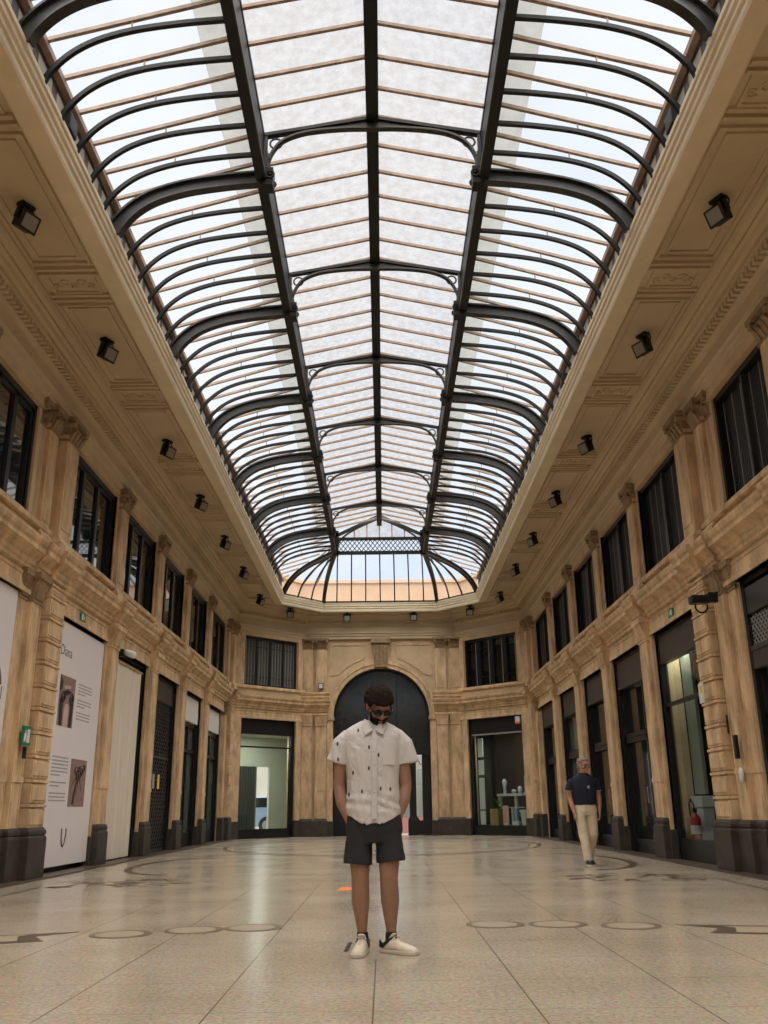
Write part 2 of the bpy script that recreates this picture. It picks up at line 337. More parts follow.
# ---- pilasters
def lower_pilaster(wall, T, uc, w=0.50, nf=0.20, rustic=False, back=True):
    mb = MB(T); h = w/2
    if back: mb.box(uc-HALF, uc+HALF, -0.02, 0.13, 0.48, ZT)
    if rustic:
        z = 0.70; k = 0
        while z < 4.2:
            z1 = min(z+0.335, 4.22)
            mb.box(uc-h, uc+h, 0.0, nf, z, z1-0.075)
            mb.box(uc-h+0.03, uc+h-0.03, 0.0, nf+0.012, z+0.035, z1-0.11)
            mb.box(uc-h-0.008, uc+h+0.008, 0.0, nf+0.016, z1-0.06, z1-0.02)
            z = z1
        mb.box(uc-h+0.012, uc+h-0.012, 0, nf-0.016, 0.6, 4.2)
    else:
        mb.box(uc-h, uc+h, 0.0, nf, 0.60, 3.95)
        mb.box(uc-h-0.012, uc+h+0.012, 0.0, nf+0.014, 1.30, 1.38)
        for e in (-1, 1): mb.box(uc+e*(h-0.05)-0.02, uc+e*(h-0.05)+0.02, nf-0.005, nf+0.012, 0.75, 3.8)
    o = mb.build('pilaster', 'stone', wall, bevel=0.006)
    pd = MB(T); f = nf+0.06
    pd.box(uc-h-0.04, uc+h+0.04, 0.0, f, 0, 0.56); pd.frustum(uc-h-0.04, uc+h+0.04, 0, f, 0.56, uc-h-0.015, uc+h+0.015, 0, f-0.03, 0.60)
    pd.box(uc-h-0.03, uc+h+0.03, 0, f-0.012, 0.60, 0.655); pd.frustum(uc-h-0.03, uc+h+0.03, 0, f-0.012, 0.655, uc-h, uc+h, 0, f-0.045, 0.70)
    if back: pd.box(uc-HALF-0.03, uc+HALF+0.03, -0.02, 0.155, 0, 0.50)
    pd.build('pedestal', 'pedestal', o, bevel=0.01)
    if not rustic:
        cp = MB(T)
        cp.box(uc-h-0.02, uc+h+0.02, 0, nf+0.02, 3.83, 3.87)
        cp.frustum(uc-h, uc+h, 0, nf+0.01, 3.87, uc-h-0.02, uc+h+0.02, 0, nf+0.03, 4.02)
        cp.frustum(uc-h-0.02, uc+h+0.02, 0, nf+0.03, 4.02, uc-h-0.06, uc+h+0.06, 0, nf+0.10, 4.16)
        cp.box(uc-h-0.07, uc+h+0.07, 0, nf+0.115, 4.16, 4.25)
        for j in range(5):
            x = uc-h+0.06+j*(w-0.12)/4
            cp.frustum(x-0.03, x+0.03, 0, nf+0.035, 3.88, x-0.038, x+0.038, 0, nf+0.085, 4.13)
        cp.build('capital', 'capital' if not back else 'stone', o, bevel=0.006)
    return o
def upper_pilaster(wall, T, uc, w=0.5, nf=0.19, back=True):
    mb = MB(T); h = w/2
    if back: mb.box(uc-HALF, uc+HALF, -0.02, 0.12, 5.0, 6.8)
    mb.box(uc-h, uc+h, 0, nf, 4.70, 6.66)
    mb.box(uc-h+0.06, uc+h-0.06, nf-0.01, nf+0.012, 5.10, 6.55)
    mb.frustum(uc-h-0.05, uc+h+0.05, 0, nf+0.06, 4.71, uc-h-0.05, uc+h+0.05, 0, nf+0.06, 4.86)
    mb.frustum(uc-h-0.05, uc+h+0.05, 0, nf+0.06, 4.86, uc-h, uc+h, 0, nf+0.01, 4.95)
    o = mb.build('upper_pilaster', 'stone', wall, bevel=0.006)
    cp = MB(T)
    cp.box(uc-h-0.02, uc+h+0.02, 0, nf+0.02, 6.55, 6.585)
    cp.frustum(uc-h+0.02, uc+h-0.02, 0, nf, 6.58, uc-h-0.01, uc+h+0.01, 0, nf+0.05, 6.86)
    cp.box(uc-h-0.07, uc+h+0.07, 0, nf+0.12, 6.87, 6.95)
    for j in range(4):
        x = uc-h+0.07+j*(w-0.14)/3
        cp.frustum(x-0.045, x+0.045, 0, nf+0.02, 6.59, x-0.05, x+0.05, 0, nf+0.075, 6.70)
        cp.frustum(x-0.05, x+0.05, nf-0.02, nf+0.075, 6.70, x-0.025, x+0.025, nf+0.01, nf+0.115, 6.745)
    for j in range(3):
        x = uc-h+0.13+j*(w-0.26)/2
        cp.frustum(x-0.05, x+0.05, 0, nf+0.03, 6.70, x-0.05, x+0.05, 0, nf+0.09, 6.80)
    for e in (-1, 1):
        c = [(uc+e*(h+0.0)+0.055*cos(a)*e, 0.0, 6.83+0.045*sin(a)) for a in [2*PI*i/10 for i in range(10)]]
        cp.loft([[(p[0], nf-0.06, p[2]) for p in c], [(p[0], nf+0.11, p[2]) for p in c]])
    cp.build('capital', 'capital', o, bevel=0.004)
    return o
def wall_mass(name, T, ulo, uhi, holes_low, holes_up):
    # masonry with its openings left free
    mb = MB(T)
    def strip(z0, z1, holes, n0, n1):
        u = ulo
        for a, b in sorted(holes)+[(uhi, uhi)]:
            if a > u: mb.box(u, a, n0, n1, z0, z1)
            u = b
    strip(0, ZT, holes_low, -0.35, 0.06); strip(ZT, ZW0, [], -0.35, 0.12); strip(ZW0, ZW1, holes_up, -0.35, 0.09); strip(ZW1, ZF, [], -0.35, 0.14)
    o = struct(mb.build(name, 'plaster')); return o
for side in ('left', 'right'):
    T = F[side]; i = 0 if side == 'left' else 4
    w = WALL[side] = wall_mass('wall_'+side, T, YS, YC+0.1, BAYS, BAYS)
    for k, u in enumerate(PIL):
        if k == 1:
            lower_pilaster(w, T, 13.6, 0.62, 0.28, rustic=True, back=False)
            p = lower_pilaster(w, T, 13.04, 0.38, 0.17, back=False)
            lower_pilaster(w, T, 12.70, 0.30, 0.09, back=False)
            upper_pilaster(w, T, 13.6, 0.54, 0.27, back=False); upper_pilaster(w, T, 13.05, 0.38, 0.15, back=False); upper_pilaster(w, T, 12.72, 0.26, 0.08, back=False)
        elif k == 6:
            lower_pilaster(w, T, 30.25, 0.62, 0.30, rustic=True, back=False); lower_pilaster(w, T, 29.72, 0.34, 0.18, back=False)
            upper_pilaster(w, T, 29.75, 0.34, 0.2, back=False); upper_pilaster(w, T, 30.3, 0.5, 0.3, back=False)
        else:
            lower_pilaster(w, T, u); upper_pilaster(w, T, u)
# end wall with its arch
AR, AZ = 1.76, 4.1
T = F['far']
mb = MB(T)
arc = [(AR*cos(PI*k/40), AZ+AR*sin(PI*k/40)) for k in range(41)]
mb.prism([(3.0, 0), (3.0, ZF), (0, ZF), (0, AZ+AR)]+arc[:20][::-1]+[(AR, 0)], lambda a, b, d: (a, d, b), -0.35, 0.06)
mb.prism([(-a, b) for a, b in [(3.0, 0), (3.0, ZF), (0, ZF), (0, AZ+AR)]+arc[:20][::-1]+[(AR, 0)]], lambda a, b, d: (a, d, b), -0.35, 0.06)
w = WALL['far'] = struct(mb.build('wall_far', 'plaster'))
for s in (-1, 1):
    for xc in (2.2, 2.72):
        m = MB(T); m.box(s*xc-0.20, s*xc+0.20, 0, 0.18, 0.58, 3.8); m.box(s*xc-0.14, s*xc+0.14, 0.17, 0.195, 0.7, 1.38); m.box(s*xc-0.14, s*xc+0.14, 0.17, 0.195, 1.52, 3.65)
        o = m.build('pilaster', 'stone', w, bevel=0.006)
        m = MB(T); m.box(s*xc-0.262, s*xc+0.262, 0, 0.25, 0, 0.52); m.frustum(s*xc-0.262, s*xc+0.262, 0, 0.25, 0.52, s*xc-0.20, s*xc+0.20, 0, 0.2, 0.6); m.build('pedestal', 'pedestal', o, bevel=0.01)
        m = MB(T); m.box(s*xc-0.22, s*xc+0.22, 0, 0.21, 3.78, 3.83); m.frustum(s*xc-0.20, s*xc+0.20, 0, 0.19, 3.83, s*xc-0.25, s*xc+0.25, 0, 0.26, 4.14); m.box(s*xc-0.26, s*xc+0.26, 0, 0.28, 4.14, 4.22); m.build('capital', 'stone', o, bevel=0.006)
        upper_pilaster(w, T, s*xc, 0.40, 0.17, back=False)
    m = MB(T); m.box(s*1.985, s*AR, -0.3, 0.12, 0.5, 3.98) if s > 0 else m.box(-1.985, -AR, -0.3, 0.12, 0.5, 3.98)
    m.box(min(s*2.03, s*1.72), max(s*2.03, s*1.72), -0.32, 0.17, 3.98, 4.10); o = m.build('jamb', 'stone', w, bevel=0.006)
    m = MB(T); m.box(min(s*2.0, s*1.74), max(s*2.0, s*1.74), -0.31, 0.14, 0, 0.5); m.build('pedestal', 'pedestal', o, bevel=0.008)
m = MB(T)
for r0, r1, n1 in ((AR-0.01, 1.98, 0.12), (1.90, 2.02, 0.155), (AR-0.01, 1.82, 0.145)):
    rings = []
    for k in range(49):
        a = PI*k/48; rings.append([(r0*cos(a), -0.3, AZ+r0*sin(a)), (r1*cos(a), -0.3, AZ+r1*sin(a)), (r1*cos(a), n1, AZ+r1*sin(a)), (r0*cos(a), n1, AZ+r0*sin(a))])
    m.loft(rings)
m.build('archivolt', 'stone', w)
m = MB(T); m.frustum(-0.22, 0.22, 0, 0.2, 5.82, -0.31, 0.31, 0, 0.26, 6.75); m.box(-0.36, 0.36, 0, 0.34, 6.75, 6.95); m.box(-0.25, 0.25, 0, 0.27, 5.86, 5.95)
for x in (-0.15, 0, 0.15): m.frustum(x-0.045, x+0.045, 0, 0.225, 5.98, x-0.06, x+0.06, 0, 0.29, 6.68)
m.build('keystone', 'capital', w, bevel=0.01)
m = MB(T)
for s in (-1, 1):  # raised spandrel frames
    pts = [(s*x, z) for x, z in ((0.55, 6.72), (1.86, 6.72), (1.86, 5.6))]+[(s*2.2*cos(a), AZ+2.2*sin(a)) for a in [0.76+0.075*k for k in range(8)]]
    for a, b in zip(pts, pts[1:]+pts[:1]):
        d = Vector((b[0]-a[0], b[1]-a[1])); L = d.length
        if L < 1e-4: continue
        d /= L; nn = Vector((-d.y, d.x))*0.022
        m.prism([(a[0]+nn.x, a[1]+nn.y), (b[0]+nn.x, b[1]+nn.y), (b[0]-nn.x, b[1]-nn.y), (a[0]-nn.x, a[1]-nn.y)], lambda p, r, dd: (p, dd, r), 0.05, 0.085)
m.build('spandrel_moulding', 'stone', w)
# chamfer walls
for side in ('far_left', 'far_right'):
    T = F[side]
    w = WALL[side] = wall_mass('wall_'+side, T, -0.05, 3.37, [(0.46, 2.88)], [(0.52, 2.9)])
    m = MB(T); m.box(0.12, 0.46, 0, 0.13, 0.5, ZT); m.box(2.88, 3.1, 0, 0.13, 0.5, ZT); o = m.build('jamb', 'stone', w, bevel=0.005)
    m = MB(T); m.box(0.1, 0.48, 0, 0.17, 0, 0.55); m.box(2.86, 3.14, 0, 0.17, 0, 0.55); m.build('pedestal', 'pedestal', o, bevel=0.008)
    m = MB(T); m.box(0.12, 0.50, 0, 0.15, 5.05, 6.9); m.box(2.92, 3.1, 0, 0.15, 5.05, 6.9); m.build('upper_jamb', 'stone', w, bevel=0.005)
# mouldings of every wall
for i, side in enumerate(SEG):
    w = WALL[side]; T = F[side]
    if side != 'far':
        m = MB(T); mould(m, CORN, i); mould(m, SILL, i); mould(m, FRZ, i)
        if side in ('left', 'right'):
            for k, u in enumerate(PIL):
                for a, b, d in ([(13.27, 13.93, 0.13), (12.8, 13.27, 0.05)] if k == 1 else [(29.95, 30.6, 0.12)] if k == 6 else [(u-0.27, u+0.27, 0.08)]): ressaut(m, CORN, a, b, d)
        m.build('lower_cornice', 'stone', w)
    else:
        m = MB(T)
        for s in (-1, 1):
            a, b = sorted((s*1.93, s*3.0)); ressaut(m, CORN, a, b, 0.02); ressaut(m, [(n*0.8, z+0.4-0.12) for n, z in CORN if z > 4.4]+[(0, 4.7)], a, b, 0.0)
        m.build('lower_cornice', 'stone', w)
    m = MB(); mould(m, UPC, i); m.build('upper_cornice', 'soffit', w)
    m = MB(T); m0, m1 = {'left': (YS, 30.9), 'right': (YS, 30.9), 'far': (-2.6, 2.6), 'far_left': (0.15, 3.15), 'far_right': (0.15, 3.15)}[side]
    k = int((m1-m0)/0.125)
    for j in range(k):
        u = m0+(j+0.2)*(m1-m0)/k; m.box(u, u+0.068, 0.2, 0.34, 7.475, 7.565)
    m.build('dentil_course', 'soffit', w)
# ------------------------------------------------------------------ ceiling: soffit ring with its lip
O = offset(PATH, 0.5); m = MB()
for i in range(5): m.prism([O[i], O[i+1], LIP[i+1], LIP[i]], lambda a, b, d: (a, b, d), 7.90, 8.06)
ceiling = struct(m.build('ceiling', 'soffit'))
LP = [(-0.26, 7.92), (-0.26, 7.885), (-0.235, 7.87), (-0.15, 7.87), (-0.14, 7.845), (-0.05, 7.845), (-0.04, 7.82), (0.02, 7.82), (0.035, 7.86), (0.035, 7.93), (0.06, 7.95), (0.06, 8.0), (0.085, 8.03), (0.085, 8.09), (0.105, 8.11), (0.105, 8.17), (-0.12, 8.17), (-0.12, 7.92)]
m = MB(); m2 = MB()
for i in range(5):
    mould(m, LP, i, LIP)
m.build('opening_moulding', 'opening_cream_lit', ceiling)
BAND = [7.45, 10.92, 14.5, 17.9, 21.2, 24.5, 27.9]
for s in (-1, 1):
    for k, yb in enumerate(BAND):
        T = (lambda s: lambda a, b, z: (s*a, b, z))(s)
        m = MB(T); a0, a1 = 3.80, 4.56
        for dy in (-0.42, -0.30, 0.22, 0.34): m.box(a0-0.03, a1+0.03, yb+dy, yb+dy+0.05, 7.85, 7.905)
        for dy in (-0.24, 0.18): m.box(a0+0.05, a1-0.05, yb+dy, yb+dy+0.04, 7.875, 7.905)
        for a in (a0+0.047, a1-0.087): m.box(a, a+0.04, yb-0.237, yb+0.217, 7.872, 7.906)
        o = m.build('ceiling_band', 'soffit', ceiling)
        m = MB(T)
        for j in range(5):                       # scroll relief
            x = a0+0.15+j*(a1-a0-0.3)/4
            m.torus((x, yb+0.045*(-1)**j, 7.892), 0.052, 0.016, ((1, 0, 0), (0, 1, 0)), 12, 6, 0.3+j, 5.2+j)
            m.ball((x, yb+0.045*(-1)**j, 7.89), 0.02, None, 8, 5)
        for j in range(4):
            x = a0+0.24+j*(a1-a0-0.3)/4; m.ball((x, yb-0.07*(-1)**j, 7.893), (0.045, 0.02, 0.014), None, 8, 5)
        m.build('scroll_relief', 'soffit', o)
        if k < len(BAND)-1:                      # coffer between two bands
            y0, y1 = yb+0.5, BAND[k+1]-0.52
        else: y0, y1 = yb+0.5, 30.6
        m = MB(T)
        for ins, zz in ((0.0, 7.855), (0.11, 7.872)):
            b0, b1, c0, c1 = a0-0.02+ins, a1+0.02-ins, y0+ins, y1-ins; t = 0.035
            m.box(b0, b1, c0, c0+t, zz, 7.905); m.box(b0, b1, c1-t, c1, zz, 7.905); m.box(b0-0.002, b0+t, c0+0.003, c1-0.003, zz+0.002, 7.906); m.box(b1-t, b1+0.002, c0+0.003, c1-0.003, zz+0.002, 7.906)
        m.build('coffer_moulding', 'soffit', ceiling)
m = MB()
for xa, xb in ((-1.9, -0.15), (0.15, 1.9)):
    for ins in (0, 0.07):
        b0, b1, c0, c1, t = xa+ins, xb-ins, 32.9+ins*0.5, 33.0, 0.02
        m.box(b0, b1, c0, c0+t, 7.88, 7.905)
m.build('coffer_moulding', 'soffit', ceiling)
# ------------------------------------------------------------------ floor and ground
m = MB(); m.box(-5.6, 5.6, -6.4, -6.0, 0, 8.1); struct(m.build('wall_near', 'plaster'))
m = MB(); m.box(-6.4, 6.4, -7, 34.2, -0.2, 0.0); floor = struct(m.build('floor', 'floor'))
m = MB(); m.box(-25, 25, 34.2, 60, -0.2, -0.02); struct(m.build('street', 'asphalt'))
m = MB()
for s in (-1, 1):
    a, b = sorted((s*4.78, s*5.15)); m.box(a, b, 2, 30.6, 0, 0.022)
tag(struct(m.build('baseboard_kerb', 'inlay')))
def flat_ring(mb, cx, cy, rx, ry, w, a0=0, a1=2*PI, n=64, z0=0.0005, z1=0.003):
    rings = []
    for k in range(n+1):
        t = a0+(a1-a0)*k/n
        for_ = [(cx+(rx+e)*cos(t), cy+(ry+e)*sin(t), z) for e, z in ((-w/2, z0), (w/2, z0), (w/2, z1), (-w/2, z1))]
        rings.append(for_)
    return mb.loft(rings)
MED = [(-1.98, 7.62), (-1.46, 7.83), (-1.0, 7.93), (0.95, 7.95), (1.45, 7.92), (2.0, 7.76)]
for x, y in MED:
    m = MB(); m.lathe([(0.235, 0.0), (0.235, 0.003), (0.0, 0.003)], (x, y, 0), 32); m.k = 0
    o = m.build('medallion', 'inlay_rim', floor)
    p = MB(); p.lathe([(0.185, 0.002), (0.185, 0.0045), (0.0, 0.0045)], (x-0.01, y-0.01, 0), 32); p.build('medallion_disc', 'inlay_pale', o)
for s in (-1, 1):
    P = [(s*2.36, 7.82-0.02), (s*2.62, 7.55), (s*2.46, 7.28), (s*4.3, 6.55 if s < 0 else 6.75), (s*4.3, 7.15 if s < 0 else 7.35)]
    m = MB(); m.prism(P, lambda a, b, d: (a, b, d), 0.0, 0.003); o = m.build('inlay_bar', 'inlay', floor)
    P2 = [(s*2.70, 7.64), (s*2.74, 7.53), (s*2.66, 7.30), (s*4.3, 6.62 if s < 0 else 6.82), (s*4.3, 7.06 if s < 0 else 7.26)]
    m = MB(); m.prism(P2, lambda a, b, d: (a, b, d), 0.002, 0.0045); m.build('inlay_bar_face', 'inlay_pale', o)
m = MB(); flat_ring(m, 0, 25.0, 4.0, 5.6, 0.10, n=96); flat_ring(m, 0, 25.0, 3.75, 5.3, 0.03, n=96); m.build('inlay_ring', 'inlay', floor)
for s in (-1, 1):
    m = MB(); flat_ring(m, s*3.2, 17.0, 1.05, 2.6, 0.14, *( (-PI/2, PI/2-0.2) if s > 0 else (PI/2+0.2, 3*PI/2)), n=48)
    m.box(*sorted((s*4.3, s*4.34)), 2.0, 12.4, 0.0005, 0.003); m.build('inlay_border', 'inlay', floor)
    m = MB(); rnd = random.Random(3+s)           # scroll and animal shaped inlay beside each wall
    for k in range(26):
        x = s*rnd.uniform(2.55, 4.15); y = 12.75+rnd.uniform(-0.55, 0.75)-0.25*(abs(x)-3.3)
        flat_ring(m, x, y, rnd.uniform(0.05, 0.2), rnd.uniform(0.05, 0.16), 0.035, rnd.uniform(0, 3), rnd.uniform(3.5, 6), n=14)
    for k in range(12):
        x = s*rnd.uniform(2.7, 4.0); y = 12.8+rnd.uniform(-0.4, 0.5); a = rnd.uniform(0, PI)
        m.prism([(x-0.16*cos(a), y-0.16*sin(a)), (x+0.03*sin(a), y-0.03*cos(a)), (x+0.18*cos(a), y+0.18*sin(a)), (x-0.05*sin(a), y+0.05*cos(a))], lambda p, r, d: (p, r, d), 0.0005, 0.003)
    m.build('inlay_scrolls', 'inlay', floor)
# ------------------------------------------------------------------ skylight
D = 3.334/6; Y1 = 10.2; YL = 28.85
RIB = [(3.42, 8.14), (3.37, 8.26), (3.26, 8.42), (3.12, 8.56), (2.94, 8.68), (2.70, 8.78), (2.4, 8.86), (1.95, 8.93), (1.52, 8.97)]
RIBC = [(p.x, p.y) for p in catmull([(x, z, 0) for x, z in RIB], 4)]
sky = empty('skylight', (0, 18, 8.1))
tag(sky, 'long arched iron and glass roof running above the whole hall', 'skylight')
m = MB()
for s in (-1, 1):
    a, b = sorted((s*1.445, s*1.565)); m.box(a, b, YS, YL, 8.93, 8.975); a, b = sorted((s*1.49, s*1.53)); m.box(a, b, YS, YL, 8.97, 9.72)
    a, b = sorted((s*1.48, s*1.57)); m.box(a, b, YS, YL, 9.68, 9.74)
    m.build('girder', 'iron', sky); m = MB()
    m2 = MB(); a, b = sorted((s*1.428, s*1.445)); m2.box(a, b, YS, YL, 8.93, 8.99); m2.build('girder_lip', 'iron_worn', sky)
m = MB(); m.box(-0.085, 0.085, YS, YL, 9.92, 9.96); m.box(-0.025, 0.025, YS, YL, 9.95, 10.2); m.box(-0.06, 0.06, YS, YL, 10.17, 10.2); m.build('ridge_beam', 'iron', sky)
# plain curved ribs, five between two trusses
def rib_curve(y, s): return [(s*x, y, z) for x, z in RIBC]
trusses = [3.85, 7.0, 10.15, 13.55, 17.0, 20.2, 23.35, 26.45]
ribs = [a+(b-a)*k/n for a, b, n in zip(trusses, trusses[1:]+[YL], [6]*7+[5]) for k in range(1, n)]
YB = sorted(trusses+ribs)
for y in ribs:
    for s in (-1, 1):
        m = MB(); m.bar(rib_curve(y, s), (0, 1, 0), 0.052, 0.05); m.build('rib', 'iron', sky, smooth=False)
for y in trusses:
    tr = MB()
    # top chord with the arched web below it
    for s in (-1, 1):
        tr.bar([(s*1.55, y, 9.70), (0, y, 9.99)], (0, 1, 0), 0.09, 0.05)
    t = tr.build('truss', 'iron', sky)
    for s in (-1, 1):
        c = catmull([(s*1.44, y, 9.12), (s*1.41, y, 9.32), (s*1.34, y, 9.49), (s*1.22, y, 9.63), (s*1.0, y, 9.735), (s*0.72, y, 9.79), (s*0.35, y, 9.82), (0, y, 9.82)], 4)
        m = MB(); m.bar(c, (0, 1, 0), 0.085, 0.03)
        up = [(p.x, p.z) for p in c if abs(p.x) < 0.98]
        m.prism(up+[(0, 9.98), (s*0.98, 9.80)], lambda a, b, d: (a, d, b), y-0.015, y+0.015)
        m.bar([(s*1.46, y, 9.1), (s*1.46, y, 9.7)], (0, 1, 0), 0.07, 0.04)
        m.build('arch', 'iron_worn', t)
        m = MB(); m.torus((s*1.325, y, 9.585), 0.08, 0.015, ((1, 0, 0), (0, 0, 1)), 20, 6); m.build('bracket_ring', 'iron_worn', t)
        m = MB(); m.torus((s*1.42, y, 9.40), 0.02, 0.008, ((1, 0, 0), (0, 0, 1)), 10, 5); m.build('bracket_eye', 'iron_worn', t)
        m = MB(); m.box(*sorted((s*1.34, s*1.5)), y-0.10, y+0.10, 8.85, 9.12)
        m.torus((s*1.38, y-0.105, 9.0), 0.052, 0.018, ((1, 0, 0), (0, 0, 1)), 12, 6); m.ball((s*1.38, y-0.105, 9.0), 0.028, None, 8, 5)
        m.torus((s*1.38, y+0.105, 9.0), 0.052, 0.018, ((1, 0, 0), (0, 0, 1)), 12, 6); m.build('scroll_block', 'iron', t)
        m = MB(); cv = [(s*(x), y, z+0.02) for x, z in RIBC]
        m.bar(cv, (0, 1, 0), 0.125, 0.028, -0.07); m.bar(cv, (0, 1, 0), 0.135, 0.028, 0.10); m.bar(cv, (0, 1, 0), 0.03, 0.17, 0.015)
        m.build('curved_beam', 'iron_worn', t)
# straight glazing bars above the ribs, small hangers between
bars = {}
for s in (-1, 1):
    m = MB(); h = MB(); cm = MB()
    for y in YB+[YL+0.1+0.5*k for k in range(5)]:
        f = 1.0 if y <= YL else max(0.0, (31.25-y)/(31.25-YL))
        x0 = 1.56 if y <= YL else 3.45-f*(3.45-1.56)
        z0 = 9.27-(x0-1.56)*(9.27-8.72)/(3.45-1.56)
        m.bar([(s*3.46, y, 8.70), (s*x0, y, z0)], (0, 1, 0), 0.042, 0.045)
        if y <= YL-0.2:
            h.box(s*2.55-0.008, s*2.55+0.008, y-0.008, y+0.008, 8.84, 8.97)
            cm.bar([(s*1.56, y+0.02, 9.71), (s*0.02, y+0.02, 10.06)], (0, 1, 0), 0.042, 0.045)
    m.build('glazing_bars', 'glazing_bar', sky); h.build('hanger_rods', 'glazing_bar', sky); cm.build('glazing_bars', 'glazing_bar', sky)
    g = MB(); t_ = 0.012
    P = [(s*3.47, YS, 8.735), (s*1.55, YS, 9.305), (s*1.55, YL, 9.305), (s*3.47, 31.25, 8.735)]
    g.add(P, [(0, 1, 2, 3)]); so = g.build('glass_pane', 'roof_side', sky)
    g = MB(); g.add([(s*1.60, YS, 9.75), (0, YS, 10.11), (0, YL, 10.11), (s*1.60, YL, 9.75)], [(0, 1, 2, 3)]); g.build('glass_pane', 'roof_centre', sky)
    g = MB(); g.box(*sorted((s*1.58, s*2.02)), YS, YL, 9.56, 9.58); g.box(*sorted((s*1.56, s*1.60)), YS, YL, 9.3, 9.75); g.build('flashing', 'flashing', sky)
    # kerb between the plaster lip and the glass, with its timber eave
    g = MB(); g.box(*sorted((s*3.50, s*3.62)), YS, 31.3, 8.06, 8.62); kb_ = g.build('kerb', 'eave_dark', sky); g = MB()
    for k in range(-12, 36):
        y = Y1+k*D+D/2
        if y < 30.8: g.box(*sorted((s*3.49, s*3.52)), y-D/2+0.08, y+D/2-0.08, 8.2, 8.52)
    g.build('kerb_panels', 'kerb_grey', kb_)
    g = MB(); g.box(*sorted((s*3.42, s*3.56)), YS, 31.2, 8.62, 8.70); g.build('eave_beam', 'eave', sky)
    for yy in (4.8, 8.35, 14.9, 22.3):
        g = MB(); g.box(*sorted((s*3.38, s*3.52)), yy-0.11, yy+0.11, 8.2, 8.42); g.build('vent_box', 'iron', sky, bevel=0.01)
# hipped end
def hip_curve(A, B, za, zb):
    out = []
    for x, z in RIBC:
        t = (x-1.52)/(3.42-1.52); e = (z-8.14)/(8.97-8.14)
        out.append((A[0]+(B[0]-A[0])*t, A[1]+(B[1]-A[1])*t, zb+(za-zb)*e))
    return out
feet = []
for s in (-1, 1):
    A = (s*1.47, YL); corner = [(s*3.42, 31.2), (s*2.09, 32.66)]
    for B in corner:
        d = Vector((B[0]-A[0], B[1]-A[1], 0)).normalized(); S = (-d.y, d.x, 0); cv = hip_curve(A, B, 9.0, 8.17)
        m = MB(); m.bar(cv, S, 0.12, 0.028, -0.05); m.bar(cv, S, 0.12, 0.028, 0.08); m.bar(cv, S, 0.03, 0.13, 0.015); m.build('hip_beam', 'iron_worn', sky)
    for t in (0.35, 0.68):
        B = (corner[0][0]+(corner[1][0]-corner[0][0])*t, corner[0][1]+(corner[1][1]-corner[0][1])*t)
        d = Vector((B[0]-A[0], B[1]-A[1], 0)).normalized(); S = (-d.y, d.x, 0)
        m = MB(); m.bar(hip_curve(A, B, 9.0, 8.17), S, 0.045, 0.045); m.build('rib', 'iron', sky)
    for t in (0.2, 0.5, 0.8):
        m = MB()
        B = (corner[0][0]+(corner[1][0]-corner[0][0])*t, corner[0][1]+(corner[1][1]-corner[0][1])*t)
        d = Vector((B[0]-A[0], B[1]-A[1], 0)).normalized(); m.bar([(A[0], A[1], 9.33), (B[0]+d.x*0.05, B[1]+d.y*0.05, 8.75)], (-d.y, d.x, 0), 0.035, 0.035); m.build('glazing_bar', 'glazing_bar', sky)
    g = MB(); g.add([(s*1.55, YL, 9.36), (s*3.47, 31.25, 8.74), (s*2.12, 32.72, 8.74)], [(0, 1, 2)]); g.add([(s*3.47, 31.25, 8.74), (s*2.12, 32.72, 8.74), (s*2.12, 32.72, 8.17), (s*3.47, 31.25, 8.17)], [(0, 1, 2, 3)]); g.build('glass_pane', 'roof_side', sky)
for k in range(-3, 4):
    x1 = k*0.535; x0 = x1*0.87
    m = MB(); m.bar(hip_curve((x0, YL), (x1, 32.66), 9.02, 8.17), (1, 0, 0), 0.045, 0.04); m.build('rib', 'iron', sky)
g = MB(); g.add([(-1.55, YL, 9.36), (1.55, YL, 9.36), (2.12, 32.72, 8.74), (-2.12, 32.72, 8.74)], [(0, 1, 2, 3)]); g.add([(-2.12, 32.72, 8.74), (2.12, 32.72, 8.74), (2.12, 32.72, 8.17), (-2.12, 32.72, 8.17)], [(0, 1, 2, 3)]); g.build('glass_pane', 'roof_side', sky)
m = MB(); m.box(-2.12, 2.12, 32.62, 32.70, 8.17, 8.205)
for s in (-1, 1): m.bar([(s*2.1, 32.66, 8.19), (s*3.42, 31.26, 8.19)], (0, 0, 1), 0.04, 0.06)
m.build('sill_rail', 'iron', sky)
# lattice girder below the gable
m = MB()
for z0, z1, w in ((8.94, 9.04, 0.12), (9.43, 9.52, 0.10)): m.box(-1.5, 1.5, YL-w/2, YL+w/2, z0, z1)
for s in (-1, 1): m.box(*sorted((s*1.36, s*1.52)), YL-0.06, YL+0.06, 8.9, 9.75)
lg = m.build('lattice_girder', 'iron', sky)
m = MB(); n = 9; w = 2.72/n
for k in range(n):
    x = -1.36+k*w
    for (xa, za, xb, zb) in ((x, 9.04, x+w, 9.43), (x, 9.43, x+w, 9.04), (x, 9.235, x+w/2, 9.43), (x+w/2, 9.43, x+w, 9.235), (x, 9.235, x+w/2, 9.04), (x+w/2, 9.04, x+w, 9.235)):
        m.bar([(xa, YL, za), (xb, YL, zb)], (0, 1, 0), 0.02, 0.022)
m.build('lattice', 'iron', lg)
m = MB()
for s in (-1, 1):
    m.bar([(s*1.52, YL, 9.55), (0, YL, 10.28)], (0, 1, 0), 0.12, 0.09)
    m.bar(catmull([(s*1.42, YL-0.03, 9.05), (s*1.36, YL-0.03, 9.32), (s*1.15, YL-0.03, 9.58), (s*0.7, YL-0.03, 9.86), (0, YL-0.03, 10.18)], 4), (0, 1, 0), 0.07, 0.045)
m.build('gable_rafter', 'iron', sky)
m = MB()
